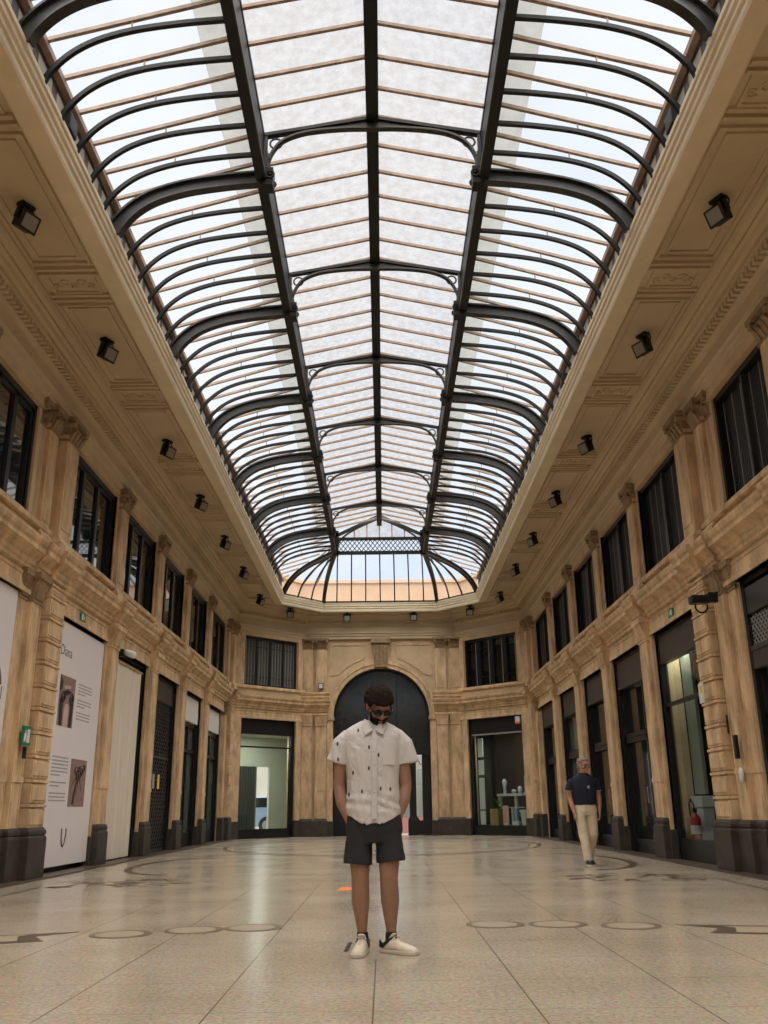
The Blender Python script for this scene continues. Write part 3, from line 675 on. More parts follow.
for k in range(-2, 3):
    x = k*0.42; m.box(x-0.018, x+0.018, YL+0.02, YL+0.06, 9.5, 10.25-abs(x)*0.48)
m.build('glazing_bars', 'glazing_bar', sky)
g = MB(); g.add([(-1.5, YL+0.07, 9.5), (1.5, YL+0.07, 9.5), (0, YL+0.07, 10.24)], [(0, 1, 2)]); g.build('glass_pane', 'roof_centre', sky)
# parapet of the building behind the skylight's end
m = MB()
pp = [(-8, 26.0), (-6.2, 31.2), (-3.2, 35.6), (3.2, 35.6), (6.2, 31.2), (8, 26.0)]
for a, b in zip(pp[:-1], pp[1:]):
    d = Vector((b[0]-a[0], b[1]-a[1])).normalized(); nn = Vector((-d.y, d.x))
    for z0, z1, t in ((8.15, 9.6, 0.25), (9.6, 9.72, 0.32)):
        m.prism([(a[0], a[1]), (b[0], b[1]), (b[0]+nn.x*t, b[1]+nn.y*t), (a[0]+nn.x*t, a[1]+nn.y*t)] if t < 0.3 else [(a[0]-nn.x*0.08, a[1]-nn.y*0.08), (b[0]-nn.x*0.08, b[1]-nn.y*0.08), (b[0]+nn.x*t, b[1]+nn.y*t), (a[0]+nn.x*t, a[1]+nn.y*t)], lambda p, r, dd: (p, r, dd), z0, z1)
struct(m.build('wall_outside', 'beige_wall'))
# ------------------------------------------------------------------ floodlights on the soffit
ORD = ['first', 'second', 'third', 'fourth', 'fifth', 'sixth', 'seventh']
def spot(x, y, aim, label, group):
    t = empty('floodlight', (x, y, 7.9)); tag(t, label, 'floodlight', group)
    A = Matrix.Translation((x, y, 7.9)) @ Matrix.Rotation(aim, 4, 'Z')      # local -y is the direction of the beam
    X = lambda a, b, c: A @ Vector((a, b, c))
    m = MB(X); m.box(-0.10, 0.10, -0.06, 0.06, -0.045, 0.0); m.box(-0.035, 0.035, -0.03, 0.03, -0.14, -0.04); m.build('mounting_bracket', 'black', t, bevel=0.008)
    B = A @ Matrix.Translation((0, 0, -0.22)) @ Matrix.Rotation(math.radians(24), 4, 'X')
    X2 = lambda a, b, c: B @ Vector((a, b, c))
    m = MB(X2); m.frustum(-0.11, 0.11, -0.10, 0.05, -0.115, -0.095, 0.095, -0.07, 0.09, 0.11); m.box(-0.13, 0.13, -0.125, -0.095, -0.13, 0.10)
    m.box(-0.14, -0.11, -0.03, 0.03, -0.02, 0.12); m.box(0.11, 0.14, -0.03, 0.03, -0.02, 0.12)
    m.build('housing', 'black', t, bevel=0.012)
    m = MB(X2); m.box(-0.095, 0.095, -0.132, -0.122, -0.10, 0.07); m.build('lens', 'lens_glass', t)
    if aim and abs(aim) < 3:
        m = MB(X); m.torus((0.06, 0.0, -0.12), 0.09, 0.011, ((1, 0, 0), (0, 0, 1)), 16, 6, -1.2, 2.4); m.build('cable', 'black', t)
LY = [9.2, 12.5, 16.55, 19.85, 23.15, 26.4, 30.1]
for s, nm in ((-1, 'left'), (1, 'right')):
    for k, y in enumerate(LY):
        spot(s*(4.2-0.016*k), y, s*math.radians(-22 if s > 0 else -24)*-1 if False else (math.radians(62) if s < 0 else math.radians(-62)),
             'black floodlight on the %s soffit, %s of seven counted from the front' % (nm, ORD[k]), 'floodlights on the long soffits')
spot(-3.28, 32.25, math.radians(10), 'black floodlight over the far left chamfered corner, above barred window', 'floodlights over the end wall')
spot(3.25, 32.2, math.radians(-10), 'black floodlight over the far right chamfered corner, above barred window', 'floodlights over the end wall')
spot(-1.24, 32.98, 0.0, 'small black floodlight over the end arch, left of its keystone', 'floodlights over the end wall')
spot(1.23, 32.98, 0.0, 'small black floodlight over the end arch, right of its keystone', 'floodlights over the end wall')
# ------------------------------------------------------------------ upper windows
wn = [0]
def window(T, u0, u1, style, z0=ZW0, z1=ZW1):
    wn[0] += 1; m = MB(T); g = 0.07
    m.box(u0, u1, -0.10, 0.05, z0, z0+g); m.box(u0, u1, -0.10, 0.05, z1-0.09, z1); m.box(u0, u0+g, -0.10, 0.05, z0, z1); m.box(u1-g, u1, -0.10, 0.05, z0, z1)
    m.box(u0-0.02, u1+0.02, -0.3, -0.12, z0-0.02, z1+0.02)
    w = struct(m.build('window_%d' % wn[0], 'black')); L = u1-u0
    if style == 'casement':       # dark glass in three leaves that mirrors the skylight
        for k in range(3):
            a = u0+g+k*(L-2*g)/3; b = a+(L-2*g)/3
            f = MB(T); f.box(a, a+0.06, -0.06, 0.02, z0+g, z1-0.09); f.box(b-0.06, b, -0.06, 0.02, z0+g, z1-0.09); f.box(a, b, -0.06, 0.02, z0+g, z0+g+0.06); f.box(a, b, -0.06, 0.02, z1-0.15, z1-0.09)
            o = f.build('sash', 'black', w)
            p = MB(T); p.box(a+0.05, b-0.05, -0.03, -0.02, z0+g+0.05, z1-0.14); p.build('pane', 'mirror_glass', o)
    elif style == 'blind':        # vertical slats behind a thin mullion
        f = MB(T); f.box(u0+L*0.5-0.02, u0+L*0.5+0.02, -0.05, 0.03, z0+g, z1-0.09); f.build('mullion', 'fascia', w)
        b = MB(T); b2 = MB(T); n = int(L/0.07)
        for k in range(n):
            a = u0+g+(k+0.5)*(L-2*g)/n; (b2 if (k*7+wn[0]*3) % 5 == 0 else b).box(a-0.009, a+0.009, -0.06, -0.052, z0+0.08, z1-0.1)
        b.build('vertical_blind', 'slat', w); b2.build('vertical_blind', 'slat_light', w)
        p = MB(T); p.box(u0+g, u1-g, -0.10, -0.09, z0+g, z1-0.09); p.build('pane', 'black', w)
    else:                         # barred window of the chamfered corner
        p = MB(T); p.box(u0+g, u1-g, -0.09, -0.08, z0+g, z1-0.09); p.build('pane', 'dark_glass' if style == 'bars_dark' else 'blind_grey', w)
        f = MB(T)
        for k in range(1, 4): a = u0+k*L/4; f.box(a-0.05, a+0.05, -0.08, 0.0, z0, z1)
        f.build('mullion', 'black', w)
        b = MB(T); b2 = MB(T)
        for k in range(4):
            for j in range(4):
                a = u0+L*(k+0.18+j*0.213)/4+0.02
                if style == 'bars_light' or j in (0, 3): (b2 if j == 0 or style == 'bars_light' else b).box(a-0.011, a+0.011, -0.02, 0.002, z0+0.05, z1-0.06)
        for z in (z0+0.35, z1-0.35): b.box(u0+0.05, u1-0.05, -0.03, -0.01, z-0.012, z+0.012)
        b.build('grille', 'iron', w); b2.build('grille', 'slat_light', w)
    return w
M['slat_light'] = mat('grey_bar_paint', (0.26, 0.25, 0.225), 0.5)
for a, b in BAYS: window(F['left'], a, b, 'casement')
for a, b in BAYS: window(F['right'], a, b, 'blind')
window(F['far_left'], 0.52, 2.9, 'bars_light'); window(F['far_right'], 0.52, 2.9, 'bars_dark')
# ------------------------------------------------------------------ shopfronts
dn = [0]
def door_root(T, u0, u1, back=True, n0=-0.10):
    dn[0] += 1; m = MB(T); g = 0.10
    m.box(u0, u0+g, n0, 0.03, 0, ZT); m.box(u1-g, u1, n0, 0.03, 0, ZT); m.box(u0, u1, n0, 0.03, ZT-0.07, ZT)
    if back: m.box(u0-0.02, u1+0.02, -0.34, -0.2, 0, ZT)
    return struct(m.build('door_%d' % dn[0], 'black'))
def lattice(m, u0, u1, z0, z1, n, p, t):
    # diagonal diamond grid clipped to the rectangle
    W, H = u1-u0, z1-z0
    for sgn in (1, -1):
        c = -H
        while c < W:
            a = max(0.0, c); b = min(W, c+H)
            if b > a:
                za, zb = (a-c), (b-c)
                if sgn > 0: P = [(u0+a, z0+za), (u0+b, z0+zb)]
                else: P = [(u1-a, z0+za), (u1-b, z0+zb)]
                d = Vector((P[1][0]-P[0][0], P[1][1]-P[0][1])).normalized(); q = Vector((-d.y, d.x))*t/2
                m.prism([(P[0][0]+q.x, P[0][1]+q.y), (P[1][0]+q.x, P[1][1]+q.y), (P[1][0]-q.x, P[1][1]-q.y), (P[0][0]-q.x, P[0][1]-q.y)], lambda A, B, dd: (A, dd, B), n, n+t)
            c += p
def rails(T, u0, u1, zs, us, n0, n1, t, name, m_, parent):
    m = MB(T)
    for z in zs: m.box(u0, u1, n0, n1, z-t/2, z+t/2)
    for u, a, b in us: m.box(u-t/2, u+t/2, n0, n1, a, b)
    return m.build(name, m_, parent)
T = F['left']
# bays 0 and 1 stand behind the two posters
for k in (0, 1):
    a, b = BAYS[k]; w = door_root(T, a, b); m = MB(T); m.box(a+0.1, b-0.1, -0.15, -0.05, 0, ZT); m.build('shutter', 'black', w)
a, b = BAYS[2]; w = door_root(T, a, b); m = MB(T); m.box(a+0.1, b-0.1, -0.15, -0.06, 0, ZT); m.build('shutter', 'black', w)
# bay 3: folding lattice gate
a, b = BAYS[3]; w = door_root(T, a, b)
m = MB(T); m.box(a+0.1, b-0.1, -0.1, 0.0, 3.38, 3.85); m.build('roller_box', 'fascia', w, bevel=0.01)
m = MB(T); m.box(a+0.1, b-0.1, -0.16, -0.12, 0.02, 3.38); m.build('pane', 'dark_glass', w)
m = MB(T); lattice(m, a+0.1, b-0.1, 0.05, 3.38, -0.05, 0.17, 0.022); m.box(a+0.1, b-0.1, -0.06, -0.02, 2.08, 2.13); m.box(a+0.1, b-0.1, -0.06, -0.02, 0.02, 0.09); m.build('folding_gate', 'fascia', w)
m = MB(T); m.box(b-1.05, b-0.85, -0.025, -0.02, 1.40, 1.72); m.build('door_notice', 'yellow', w)
m = MB(T); m.box(b-1.55, b-1.33, -0.025, -0.02, 1.40, 1.72); m.build('door_notice', 'inkl', w)
# bays 4, 5: white fascia over a dark door
for k in (4, 5):
    a, b = BAYS[k]; w = door_root(T, a, b)
    m = MB(T); m.box(a+0.1, b-0.1, -0.1, 0.02, 3.2, 3.85); m.build('fascia_panel', 'white', w, bevel=0.01)
    m = MB(T); m.box(a+0.1, b-0.1, -0.14, -0.1, 0.3, 3.2); m.build('pane', 'green_glass', w)
    rails(T, a+0.1, b-0.1, [2.45, 0.3, 3.12], [(a+0.14, 0, 3.2), ((a+b)/2+0.25, 0, 3.2), (b-0.14, 0, 3.2)], -0.1, -0.04, 0.09, 'door_frame', 'black', w)
    m = MB(T); m.box(a+0.1, b-0.1, -0.1, -0.05, 0, 0.34); m.build('kick_plate', 'black', w)
T = F['right']
# bay 0: grey fascia with lattice transom
a, b = BAYS[0]; w = door_root(T, a, b)
m = MB(T); m.box(a+0.1, b-0.1, -0.1, 0.02, 3.42, 3.80); m.box(a+0.1, b-0.1, -0.08, 0.03, 2.66, 2.98); m.box(a+0.1, b-0.1, -0.08, 0.045, 2.90, 2.97); m.build('fascia_panel', 'fascia', w, bevel=0.01)
m = MB(T); m.box(a+0.1, b-0.1, -0.12, -0.1, 0.3, 3.42); m.build('pane', 'green_glass', w)
m = MB(T); lattice(m, a+0.12, b-0.12, 2.98, 3.40, -0.02, 0.10, 0.014); m.build('transom_lattice', 'slat_light', w)
rails(T, a+0.1, b-0.1, [2.02, 1.92, 0.32], [(a+0.14, 0, 2.66), (b-0.15, 0, 2.66), (b-0.34, 0, 1.95), ((a+b)/2, 0, 1.95)], -0.1, -0.03, 0.08, 'door_frame', 'black', w)
m = MB(T); m.box(a+0.1, b-0.1, -0.1, -0.05, 0, 0.34); m.build('kick_plate', 'black', w)
# bay 1: show window one can look into
a, b = BAYS[1]; dn[0] += 1
m = MB(T); m.box(a, a+0.10, -0.1, 0.03, 0, ZT); m.box(b-0.08, b, -0.1, 0.03, 0, ZT); m.box(a, b, -0.1, 0.0, 0, 0.36); m.box(a, b, -0.1, 0.03, ZT-0.07, ZT)
w = struct(m.build('door_%d' % dn[0], 'black'))
m = MB(T); m.box(a+0.1, b-0.08, -0.1, 0.02, 3.38, 3.85); m.box(a+0.1, b-0.08, -0.1, 0.035, 3.36, 3.40); m.build('fascia_panel', 'fascia', w, bevel=0.01)
m = MB(T); m.box(a+0.1, b-0.08, -0.03, -0.02, 0.36, 3.36); m.build('pane', 'clear_glass', w)
rails(T, a+0.1, b-0.08, [2.62], [], -0.08, 0.0, 0.06, 'transom_bar', 'black', w)
m = MB(T); m.box(a-0.2, b+2.0, -1.7, -1.65, 0.0, ZT); m.box(a-0.2, a-0.16, -1.65, -0.36, 0, ZT); m.box(b+1.96, b+2.0, -1.65, -0.36, 0, ZT); m.box(a-0.16, b+1.96, -1.65, -0.36, ZT-0.03, ZT); m.box(a-0.16, b+1.96, -1.65, -0.36, 0.0, 0.335); m.box(a, b, -0.36, -0.08, 0.0, 0.335); m.build('display_recess', 'black', w)
m = MB(T)
for j in range(9):
    u = 16.13+j*0.06; m.box(u, u+0.05, -0.42-0.02*(j % 2), -0.36, 1.08, 3.75)
m.build('hanging_curtain', 'curtain', w)
# bays 2..5: doors under dark fascias
for k in (2, 3, 4, 5):
    a, b = BAYS[k]; w = door_root(T, a, b)
    m = MB(T); m.box(a+0.1, b-0.1, -0.1, 0.02, 3.30, 3.85); m.box(a+0.1, b-0.1, -0.1, 0.04, 3.27, 3.32); m.build('fascia_panel', 'fascia', w, bevel=0.01)
    m = MB(T); m.box(a+0.1, b-0.1, -0.15, -0.1, 0.2, 3.30); m.build('pane', 'dark_glass' if k != 4 else 'green_glass', w)
    us = [(a+0.15, 0, 3.3), (b-0.15, 0, 3.3), (a+0.85, 0, 3.3 if k == 2 else 2.3)]
    rails(T, a+0.1, b-0.1, [2.3, 2.2, 0.22], us, -0.1, -0.03, 0.09, 'door_frame', 'black', w)
    m = MB(T); m.box(a+0.1, b-0.1, -0.1, -0.05, 0, 0.26); m.build('kick_plate', 'black', w)
    m = MB(T); m.tube([(a+0.93, 0.0, 0.95), (a+0.93, 0.03, 0.95), (a+0.93, 0.03, 1.25), (a+0.93, 0.0, 1.25)], 0.012); m.build('door_handle', 'slat_light', w)
    if k == 2:
        m = MB(T); m.box(a+0.25, a+0.55, -0.098, -0.092, 1.42, 1.72); m.build('door_notice', 'white', w)
# chamfer shop on the left: pale room with a street door at its back
def shop_shell(T, u0, u1, dep, wallm, z1=ZT):
    dn[0] += 1; m = MB(T)
    m.box(u0, u0+0.08, -0.1, 0.03, 0, z1); m.box(u1-0.14, u1, -0.1, 0.03, 0, z1); m.box(u0, u1, -0.1, 0.03, z1-0.52, z1); m.box(u0, u1, -0.1, 0.03, 0, 0.30)
    return struct(m.build('door_%d' % dn[0], 'black'))
T = F['far_left']; w = shop_shell(T, 0.46, 2.88, 1.75, 'mint')
rails(T, 0.5, 2.8, [2.98], [], -0.08, 0.0, 0.05, 'transom_bar', 'black', w)
m = MB(T); m.box(0.54, 2.74, -0.06, -0.05, 0.3, 3.4); m.build('pane', 'clear_glass', w)
m = MB(T); D1 = -1.75
m.box(3.2, 4.6, D1-0.1, D1, -0.02, 3.6); m.box(0.3, 3.2, D1-0.1, D1, 2.42, 3.6); m.box(0.3, 1.2, D1-0.1, D1, 0, 2.5); m.box(0.3, 4.6, D1, -0.36, 3.45, 3.55); m.box(4.5, 4.6, D1, -0.36, 0, 3.5); m.box(0.26, 0.32, D1, -0.36, 0, 3.5)
m.build('shop_wall', 'mint', w)
m = MB(T); m.box(0.3, 4.5, D1, -0.36, -0.02, 0.015); m.build('shop_floor', 'inlay_pale', w)
m = MB(T)
for j in range(12):
    u = 1.2+j*0.112; m.box(u, u+0.09, D1-0.02, D1+0.05, 0, 2.42); 
m.box(1.2, 2.56, D1-0.04, D1, 0, 2.42); m.build('folded_shutter', 'corrugated', w)
m = MB(T); m.box(2.56, 2.60, D1-0.05, D1+0.03, 0, 2.42); m.build('shutter_post', 'slat_light', w)
# chamfer shop on the right: dim shop with shelves
T = F['far_right']; w = shop_shell(T, 0.46, 2.88, 1.6, 'black')
m = MB(T); m.box(0.54, 2.74, -0.06, -0.05, 0.3, 3.4); m.build('pane', 'clear_glass', w)
rails(T, 0.54, 2.74, [3.36], [], -0.05, 0.05, 0.05, 'fascia_strip', 'slat_light', w)
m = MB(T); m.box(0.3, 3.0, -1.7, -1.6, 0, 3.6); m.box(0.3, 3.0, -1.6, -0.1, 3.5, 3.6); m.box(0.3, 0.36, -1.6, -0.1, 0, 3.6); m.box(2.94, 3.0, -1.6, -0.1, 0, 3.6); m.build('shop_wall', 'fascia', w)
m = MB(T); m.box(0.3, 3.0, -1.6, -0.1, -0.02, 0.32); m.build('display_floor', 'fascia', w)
m = MB(T)
for z0, z1 in ((0.34, 0.80), (0.84, 1.9), (2.0, 2.5), (2.6, 3.25)): m.box(2.40, 2.62, -0.14, -0.10, z0, z1)
m.build('jamb_panel', 'pot', w)
def rt(u, n, z): return Vector(F['far_right'](u, n, z))
# ------------------------------------------------------------------ end arch: dark tympanum, doors, street beyond
T = F['far']; dn[0] += 1
m = MB(T); m.prism([(-AR, 0), (-AR, AZ)]+[(AR*cos(PI-PI*k/40), AZ+AR*sin(PI*k/40)) for k in range(1, 40)]+[(AR, AZ), (AR, 0), (1.68, 0), (1.68, AZ)]+[(1.66*cos(PI*k/40), AZ+1.66*sin(PI*k/40)) for k in range(1, 40)]+[(-1.68, AZ), (-1.68, 0)], lambda a, b, d: (a, d, b), -0.25, -0.12)
m.box(-1.74, 1.74, -0.26, -0.08, 2.74, 2.98)
w = struct(m.build('door_%d' % dn[0], 'black'))
m = MB(T); m.prism([(-1.72, 2.75), (-1.72, AZ)]+[(1.72*cos(PI-PI*k/40), AZ+1.72*sin(PI*k/40)) for k in range(1, 40)]+[(1.72, AZ), (1.72, 2.75)], lambda a, b, d: (a, d, b), -0.2, -0.18); m.build('tympanum_pane', 'tympanum', w)
m = MB(T)
for k in range(1, 3): x = -1.67+k*1.113; m.box(x-0.012, x+0.012, -0.18, -0.165, 2.75, 4.0+math.sqrt(max(0, 1.6**2-x*x)))
m.build('tympanum_bars', 'black', w)
for x0, x1, nm in ((-1.72, -1.25, 0), (-1.25, -0.1, 1), (0.97, 1.22, 2), (1.44, 1.72, 3)):
    m = MB(T); m.box(x0, x1, -0.24, -0.14, 0.0, 2.76)
    if nm == 2: m.box(x0-0.06, x1+0.3, -0.26, -0.12, 0.0, 0.5); m.frustum(x0-0.06, x1+0.10, -0.26, -0.12, 0.5, x0, x1, -0.24, -0.14, 0.66)
    m.build('door_leaf', 'black', w)
m = MB(T); m.box(1.24, 1.44, -0.3, -0.05, 0.0, 0.03); m.build('threshold', 'inlay', w)
# street beyond the door
def bld(name, label, cat, x0, x1, y0, y1, z1, mt):
    r = empty(name, ((x0+x1)/2, y0, 0)); tag(r, label, cat); m = MB(); m.box(x0, x1, y0, y1, -0.05, z1); m.build('wall', mt, r)
    m = MB(); nx = max(1, int((x1-x0)/2.4))
    for i in range(nx):
        for j in range(2):
            xc = x0+(i+0.5)*(x1-x0)/nx; m2 = MB(); m2.box(xc-0.5, xc+0.5, y0-0.05, y0+0.05, 1.0+j*3.2, 2.9+j*3.2)
            f = m2.build('window', 'fascia', r); m3 = MB(); m3.box(xc-0.42, xc+0.42, y0-0.07, y0-0.05, 1.08+j*3.2, 2.82+j*3.2); m3.build('pane', 'dark_glass', f)
    m = MB(); m.box(x0-0.2, x1+0.2, y0-0.3, y0+0.1, z1-0.3, z1); m.build('cornice', mt, r); return r
bld('building', 'pale street facade seen through the open shop door at left', 'building', -14, -3.2, 44, 48, 7.4, 'facade')
gt = empty('street_gate', (1.6, 36.6, 0)); tag(gt, 'pale green folding gate standing outside the end doorway', 'gate')
m = MB(lambda a, b, z: (a, 36.6+b, z)); m.box(0.5, 2.6, 0.03, 0.06, 0.55, 2.55); m.build('panel', 'gate_green', gt)
m = MB(lambda a, b, z: (a, 36.6+b, z)); lattice(m, 0.5, 2.6, 0.55, 1.75, 0.0, 0.11, 0.016); m.build('lattice', 'white', gt)
m = MB(lambda a, b, z: (a, 36.6+b, z)); m.box(0.5, 2.6, -0.05, 0.08, 0, 0.58); m.build('plinth', 'pink', gt)
ns = empty('street_notice', (1.45, 36.4, 2.5)); tag(ns, 'white notice board with one diagonal stroke outside the doorway', 'notice')
m = MB(); m.box(1.2, 1.62, 36.38, 36.42, 2.36, 2.86); m.box(1.28, 1.34, 36.4, 36.44, 0, 2.4); m.build('board', 'white', ns)
m = MB(); m.bar([(1.3, 36.375, 2.8), (1.52, 36.375, 2.5)], (0, 1, 0), 0.006, 0.035); m.build('stroke', 'ink', ns)
# car in the street
car = empty('car', (-5.55, 38.2, 0)); tag(car, 'silver blue car parked in the street behind the corner shop', 'car')
def cx(a, b, z): return (-5.55+a, 38.2+b, z)
prof = [(-2.0, 0.28), (-2.05, 0.6), (-1.9, 0.88), (-1.0, 0.98), (-0.45, 1.42), (0.9, 1.45), (1.5, 1.02), (1.95, 0.95), (2.02, 0.5), (1.95, 0.28)]
m = MB(cx); m.loft([[(x, 0.0, z) for x, z in prof], [(x, 1.6, z) for x, z in prof]]); m.build('body', 'car_paint', car, bevel=0.06)
m = MB(cx); m.prism([(-0.85, 1.0), (-0.38, 1.36), (0.85, 1.38), (1.3, 1.02)], lambda a, b, d: (a, d, b), -0.015, 0.01); m.prism([(1.34, 0.80), (1.5, 0.92), (1.9, 0.88), (1.9, 0.74)], lambda a, b, d: (a, d, b), -0.015, 0.01); m.build('window', 'dark_glass', car)
for x in (-1.25, 0.9):
    m = MB(cx); c = [(x+0.33*cos(2*PI*k/24), 0, 0.33+0.33*sin(2*PI*k/24)) for k in range(24)]; m.loft([[(p[0], -0.03, p[2]) for p in c], [(p[0], 0.18, p[2]) for p in c]]); wh = m.build('wheel', 'tyre', car)
    m = MB(cx); c = [(x+0.19*cos(2*PI*k/24), 0, 0.33+0.19*sin(2*PI*k/24)) for k in range(24)]; m.loft([[(p[0], -0.04, p[2]) for p in c], [(p[0], 0.0, p[2]) for p in c]]); m.build('hubcap', 'slat_light', wh)
# ------------------------------------------------------------------ posters and sheet on the left
T = F['left']; LT = T
def text(s, name, mt, parent, u, n, z, size, align='CENTER'):
    cu = bpy.data.curves.new(name, 'FONT'); cu.body = s; cu.size = size; cu.align_x = align; cu.align_y = 'CENTER'; cu.extrude = 0.001
    o = bpy.data.objects.new(name, cu); COL.objects.link(o)
    x, y, zz = T(u, n, z)
    rz = {'left': PI/2, 'right': -PI/2}[CUR[0]]
    o.matrix_world = Matrix.Translation((x, y, zz)) @ Matrix.Rotation(rz, 4, 'Z') @ Matrix.Rotation(PI/2, 4, 'X')
    bpy.context.view_layer.update()
    dg = bpy.context.evaluated_depsgraph_get(); me = bpy.data.meshes.new_from_object(o.evaluated_get(dg)); me.transform(o.matrix_world)
    bpy.data.objects.remove(o); me.materials.clear(); me.materials.append(M[mt])
    o = bpy.data.objects.new(name, me); COL.objects.link(o); o.parent = parent; o.matrix_parent_inverse = parent.matrix_world.inverted(); return o
CUR = ['left']
def text_lines(name, parent, u0, u1, z0, z1, step, n, seed, gaps=()):
    r = random.Random(seed); m = MB(T); z = z1; k = 0
    while z > z0:
        if k not in gaps:
            u = u0; end = u1 if (k+1) not in gaps else u0+(u1-u0)*0.55
            while u < end-0.02:
                L = min(r.uniform(0.025, 0.085), end-u); m.box(u, u+L, n, n+0.0015, z-step*0.2, z+step*0.2); u += L+0.014
        z -= step; k += 1
    return m.build(name, 'inkl', parent)
# reading direction: seen from the hall, u grows to the right on the left wall
p1 = empty('poster', (-5.1, 11.6, 0.05)); tag(p1, 'white full-height poster with a round ring logo at the left edge', 'poster')
a, b = BAYS[0]
m = MB(T); m.box(a+0.02, b-0.0, 0.07, 0.09, 0.10, 3.90); m.build('sheet', 'poster', p1)
m = MB(T); m.torus((11.75, 0.0915, 2.42), 0.52, 0.026, ((1, 0, 0), (0, 0, 1)), 64, 6, 0.25, 2*PI-0.25); m.build('ring_logo', 'ink', p1)
text('NAVIGLI', 'logo_text', 'ink', p1, 11.88, 0.0905, 2.44, 0.26)
text_lines('text_block', p1, 11.4, 12.35, 1.72, 1.96, 0.075, 0.09, 5); text_lines('text_block', p1, 11.4, 12.35, 1.2, 1.58, 0.075, 0.09, 6)
p2 = empty('poster', (-5.1, 15.6, 0.05)); tag(p2, 'white full-height poster with two brown photographs and text columns', 'poster')
a, b = BAYS[1]
m = MB(T); m.box(a+0.02, b-0.02, 0.07, 0.09, 0.10, 3.86); m.build('sheet', 'poster', p2)
UO = -0.22                                            # the printed matter sits a little nearer
text('Diana', 'title', 'ink', p2, 14.72+UO+0.22, 0.0905, 3.40, 0.24)
def photo(nm, u0, u1, z0, z1):
    m = MB(T); m.box(u0, u1, 0.09, 0.0925, z0, z1); return m.build(nm, 'photo_mauve', p2)
u0, u1, z0, z1 = 14.78+UO, 15.52+UO, 2.22, 3.02
f = photo('photograph', u0, u1, z0, z1); W = u1-u0; H = z1-z0
def poly(m, pts, n=0.0935): m.prism([(u0+W*x, z0+H*y) for x, y in pts], lambda A, B, d: (A, d, B), 0.092, n)
m = MB(T); poly(m, [(0.30, 0.0), (0.28, 0.42), (0.34, 0.55), (0.18, 0.62), (0.05, 0.48), (0.12, 0.0)]); poly(m, [(0.74, 0), (0.74, 0.4), (0.66, 0.55), (0.82, 0.62), (0.95, 0.5), (0.92, 0)]); poly(m, [(0.0, 1.0), (0.2, 0.86), (0.12, 0.7), (0, 0.68)])
m.torus((u0+W*0.24, 0.093, z0+H*0.58), 0.075, 0.022, ((1, 0, 0), (0, 0, 1)), 20, 5); m.torus((u0+W*0.78, 0.093, z0+H*0.58), 0.075, 0.022, ((1, 0, 0), (0, 0, 1)), 20, 5)
poly(m, [(0.45, 0.62), (0.5, 0.8), (0.55, 0.62)]); poly(m, [(0.2, 0.66), (0.5, 0.74), (0.85, 0.7), (0.85, 0.66), (0.5, 0.66)]); m.build('print_shade', 'photo_dark', f)
m = MB(T); poly(m, [(0.38, 0.0), (0.38, 0.36), (0.45, 0.46), (0.60, 0.46), (0.67, 0.36), (0.67, 0.0)]); m.build('print_light', 'photo_light', f); m = MB(T); poly(m, [(0.3, 0.8), (0.7, 0.84), (0.72, 0.78), (0.3, 0.74)]); m.build('print_light', 'photo_light', f)
u0, u1, z0, z1 = 15.66+UO, 16.48+UO, 0.99, 1.75
f = photo('photograph', u0, u1, z0, z1); W = u1-u0; H = z1-z0
m = MB(T); poly(m, [(0.2, 0.05), (0.42, 0.62), (0.50, 0.62), (0.34, 0.05)]); poly(m, [(0.48, 0.6), (0.55, 0.6), (0.5, 0.2)]); poly(m, [(0.55, 0.6), (0.62, 0.6), (0.78, 0.3)]); poly(m, [(0.4, 0.6), (0.34, 0.62), (0.1, 0.4)])
for x, y in ((0.32, 0.76), (0.5, 0.8), (0.68, 0.74), (0.78, 0.82), (0.58, 0.68), (0.42, 0.68)): m.torus((u0+W*x, 0.093, z0+H*y), 0.05, 0.016, ((1, 0, 0), (0, 0, 1)), 14, 5, x*5, x*5+4.6)
m.build('print_shade', 'photo_dark', f)
text_lines('text_block', p2, 15.68+UO, 16.42+UO, 2.38, 2.97, 0.052, 0.09, 11, (4, 8))
text_lines('text_block', p2, 14.76+UO, 15.52+UO, 1.05, 1.74, 0.055, 0.09, 12, (6, 9))
m = MB(T)
for s in (-1, 1):
    c = catmull([(15.38, 0.0915, 0.38), (15.38+s*0.06, 0.0915, 0.43), (15.38+s*0.10, 0.0915, 0.54), (15.38+s*0.10, 0.0915, 0.66)], 5); m.tube([tuple(p) for p in c], [0.014]*(len(c)-1)+[0.004], 6)
m.build('leaf_mark', 'ink', p2)
sh = empty('canvas_sheet', (-5.1, 18.5, 0)); tag(sh, 'cream canvas sheet closing the shopfront beside the photograph poster', 'canvas sheet')
a, b = BAYS[2]; m = MB(T); n = 22
top = [(a+0.03+(b-a-0.35)*k/n, 0.05+0.012*sin(k*1.9)+0.01*sin(k*0.7)) for k in range(n+1)]
m.loft([[(u, nn, 0.05) for u, nn in top]+[(u, nn-0.012, 0.05) for u, nn in top[::-1]], [(u, nn*0.7+0.02, 3.72) for u, nn in top]+[(u, nn*0.7+0.008, 3.72) for u, nn in top[::-1]]]); m.build('sheet', 'cream_sheet', sh, smooth=False)
m = MB(T); m.box(a+0.02, b-0.3, 0.04, 0.075, 3.70, 3.75); m.build('top_batten', 'wood', sh)
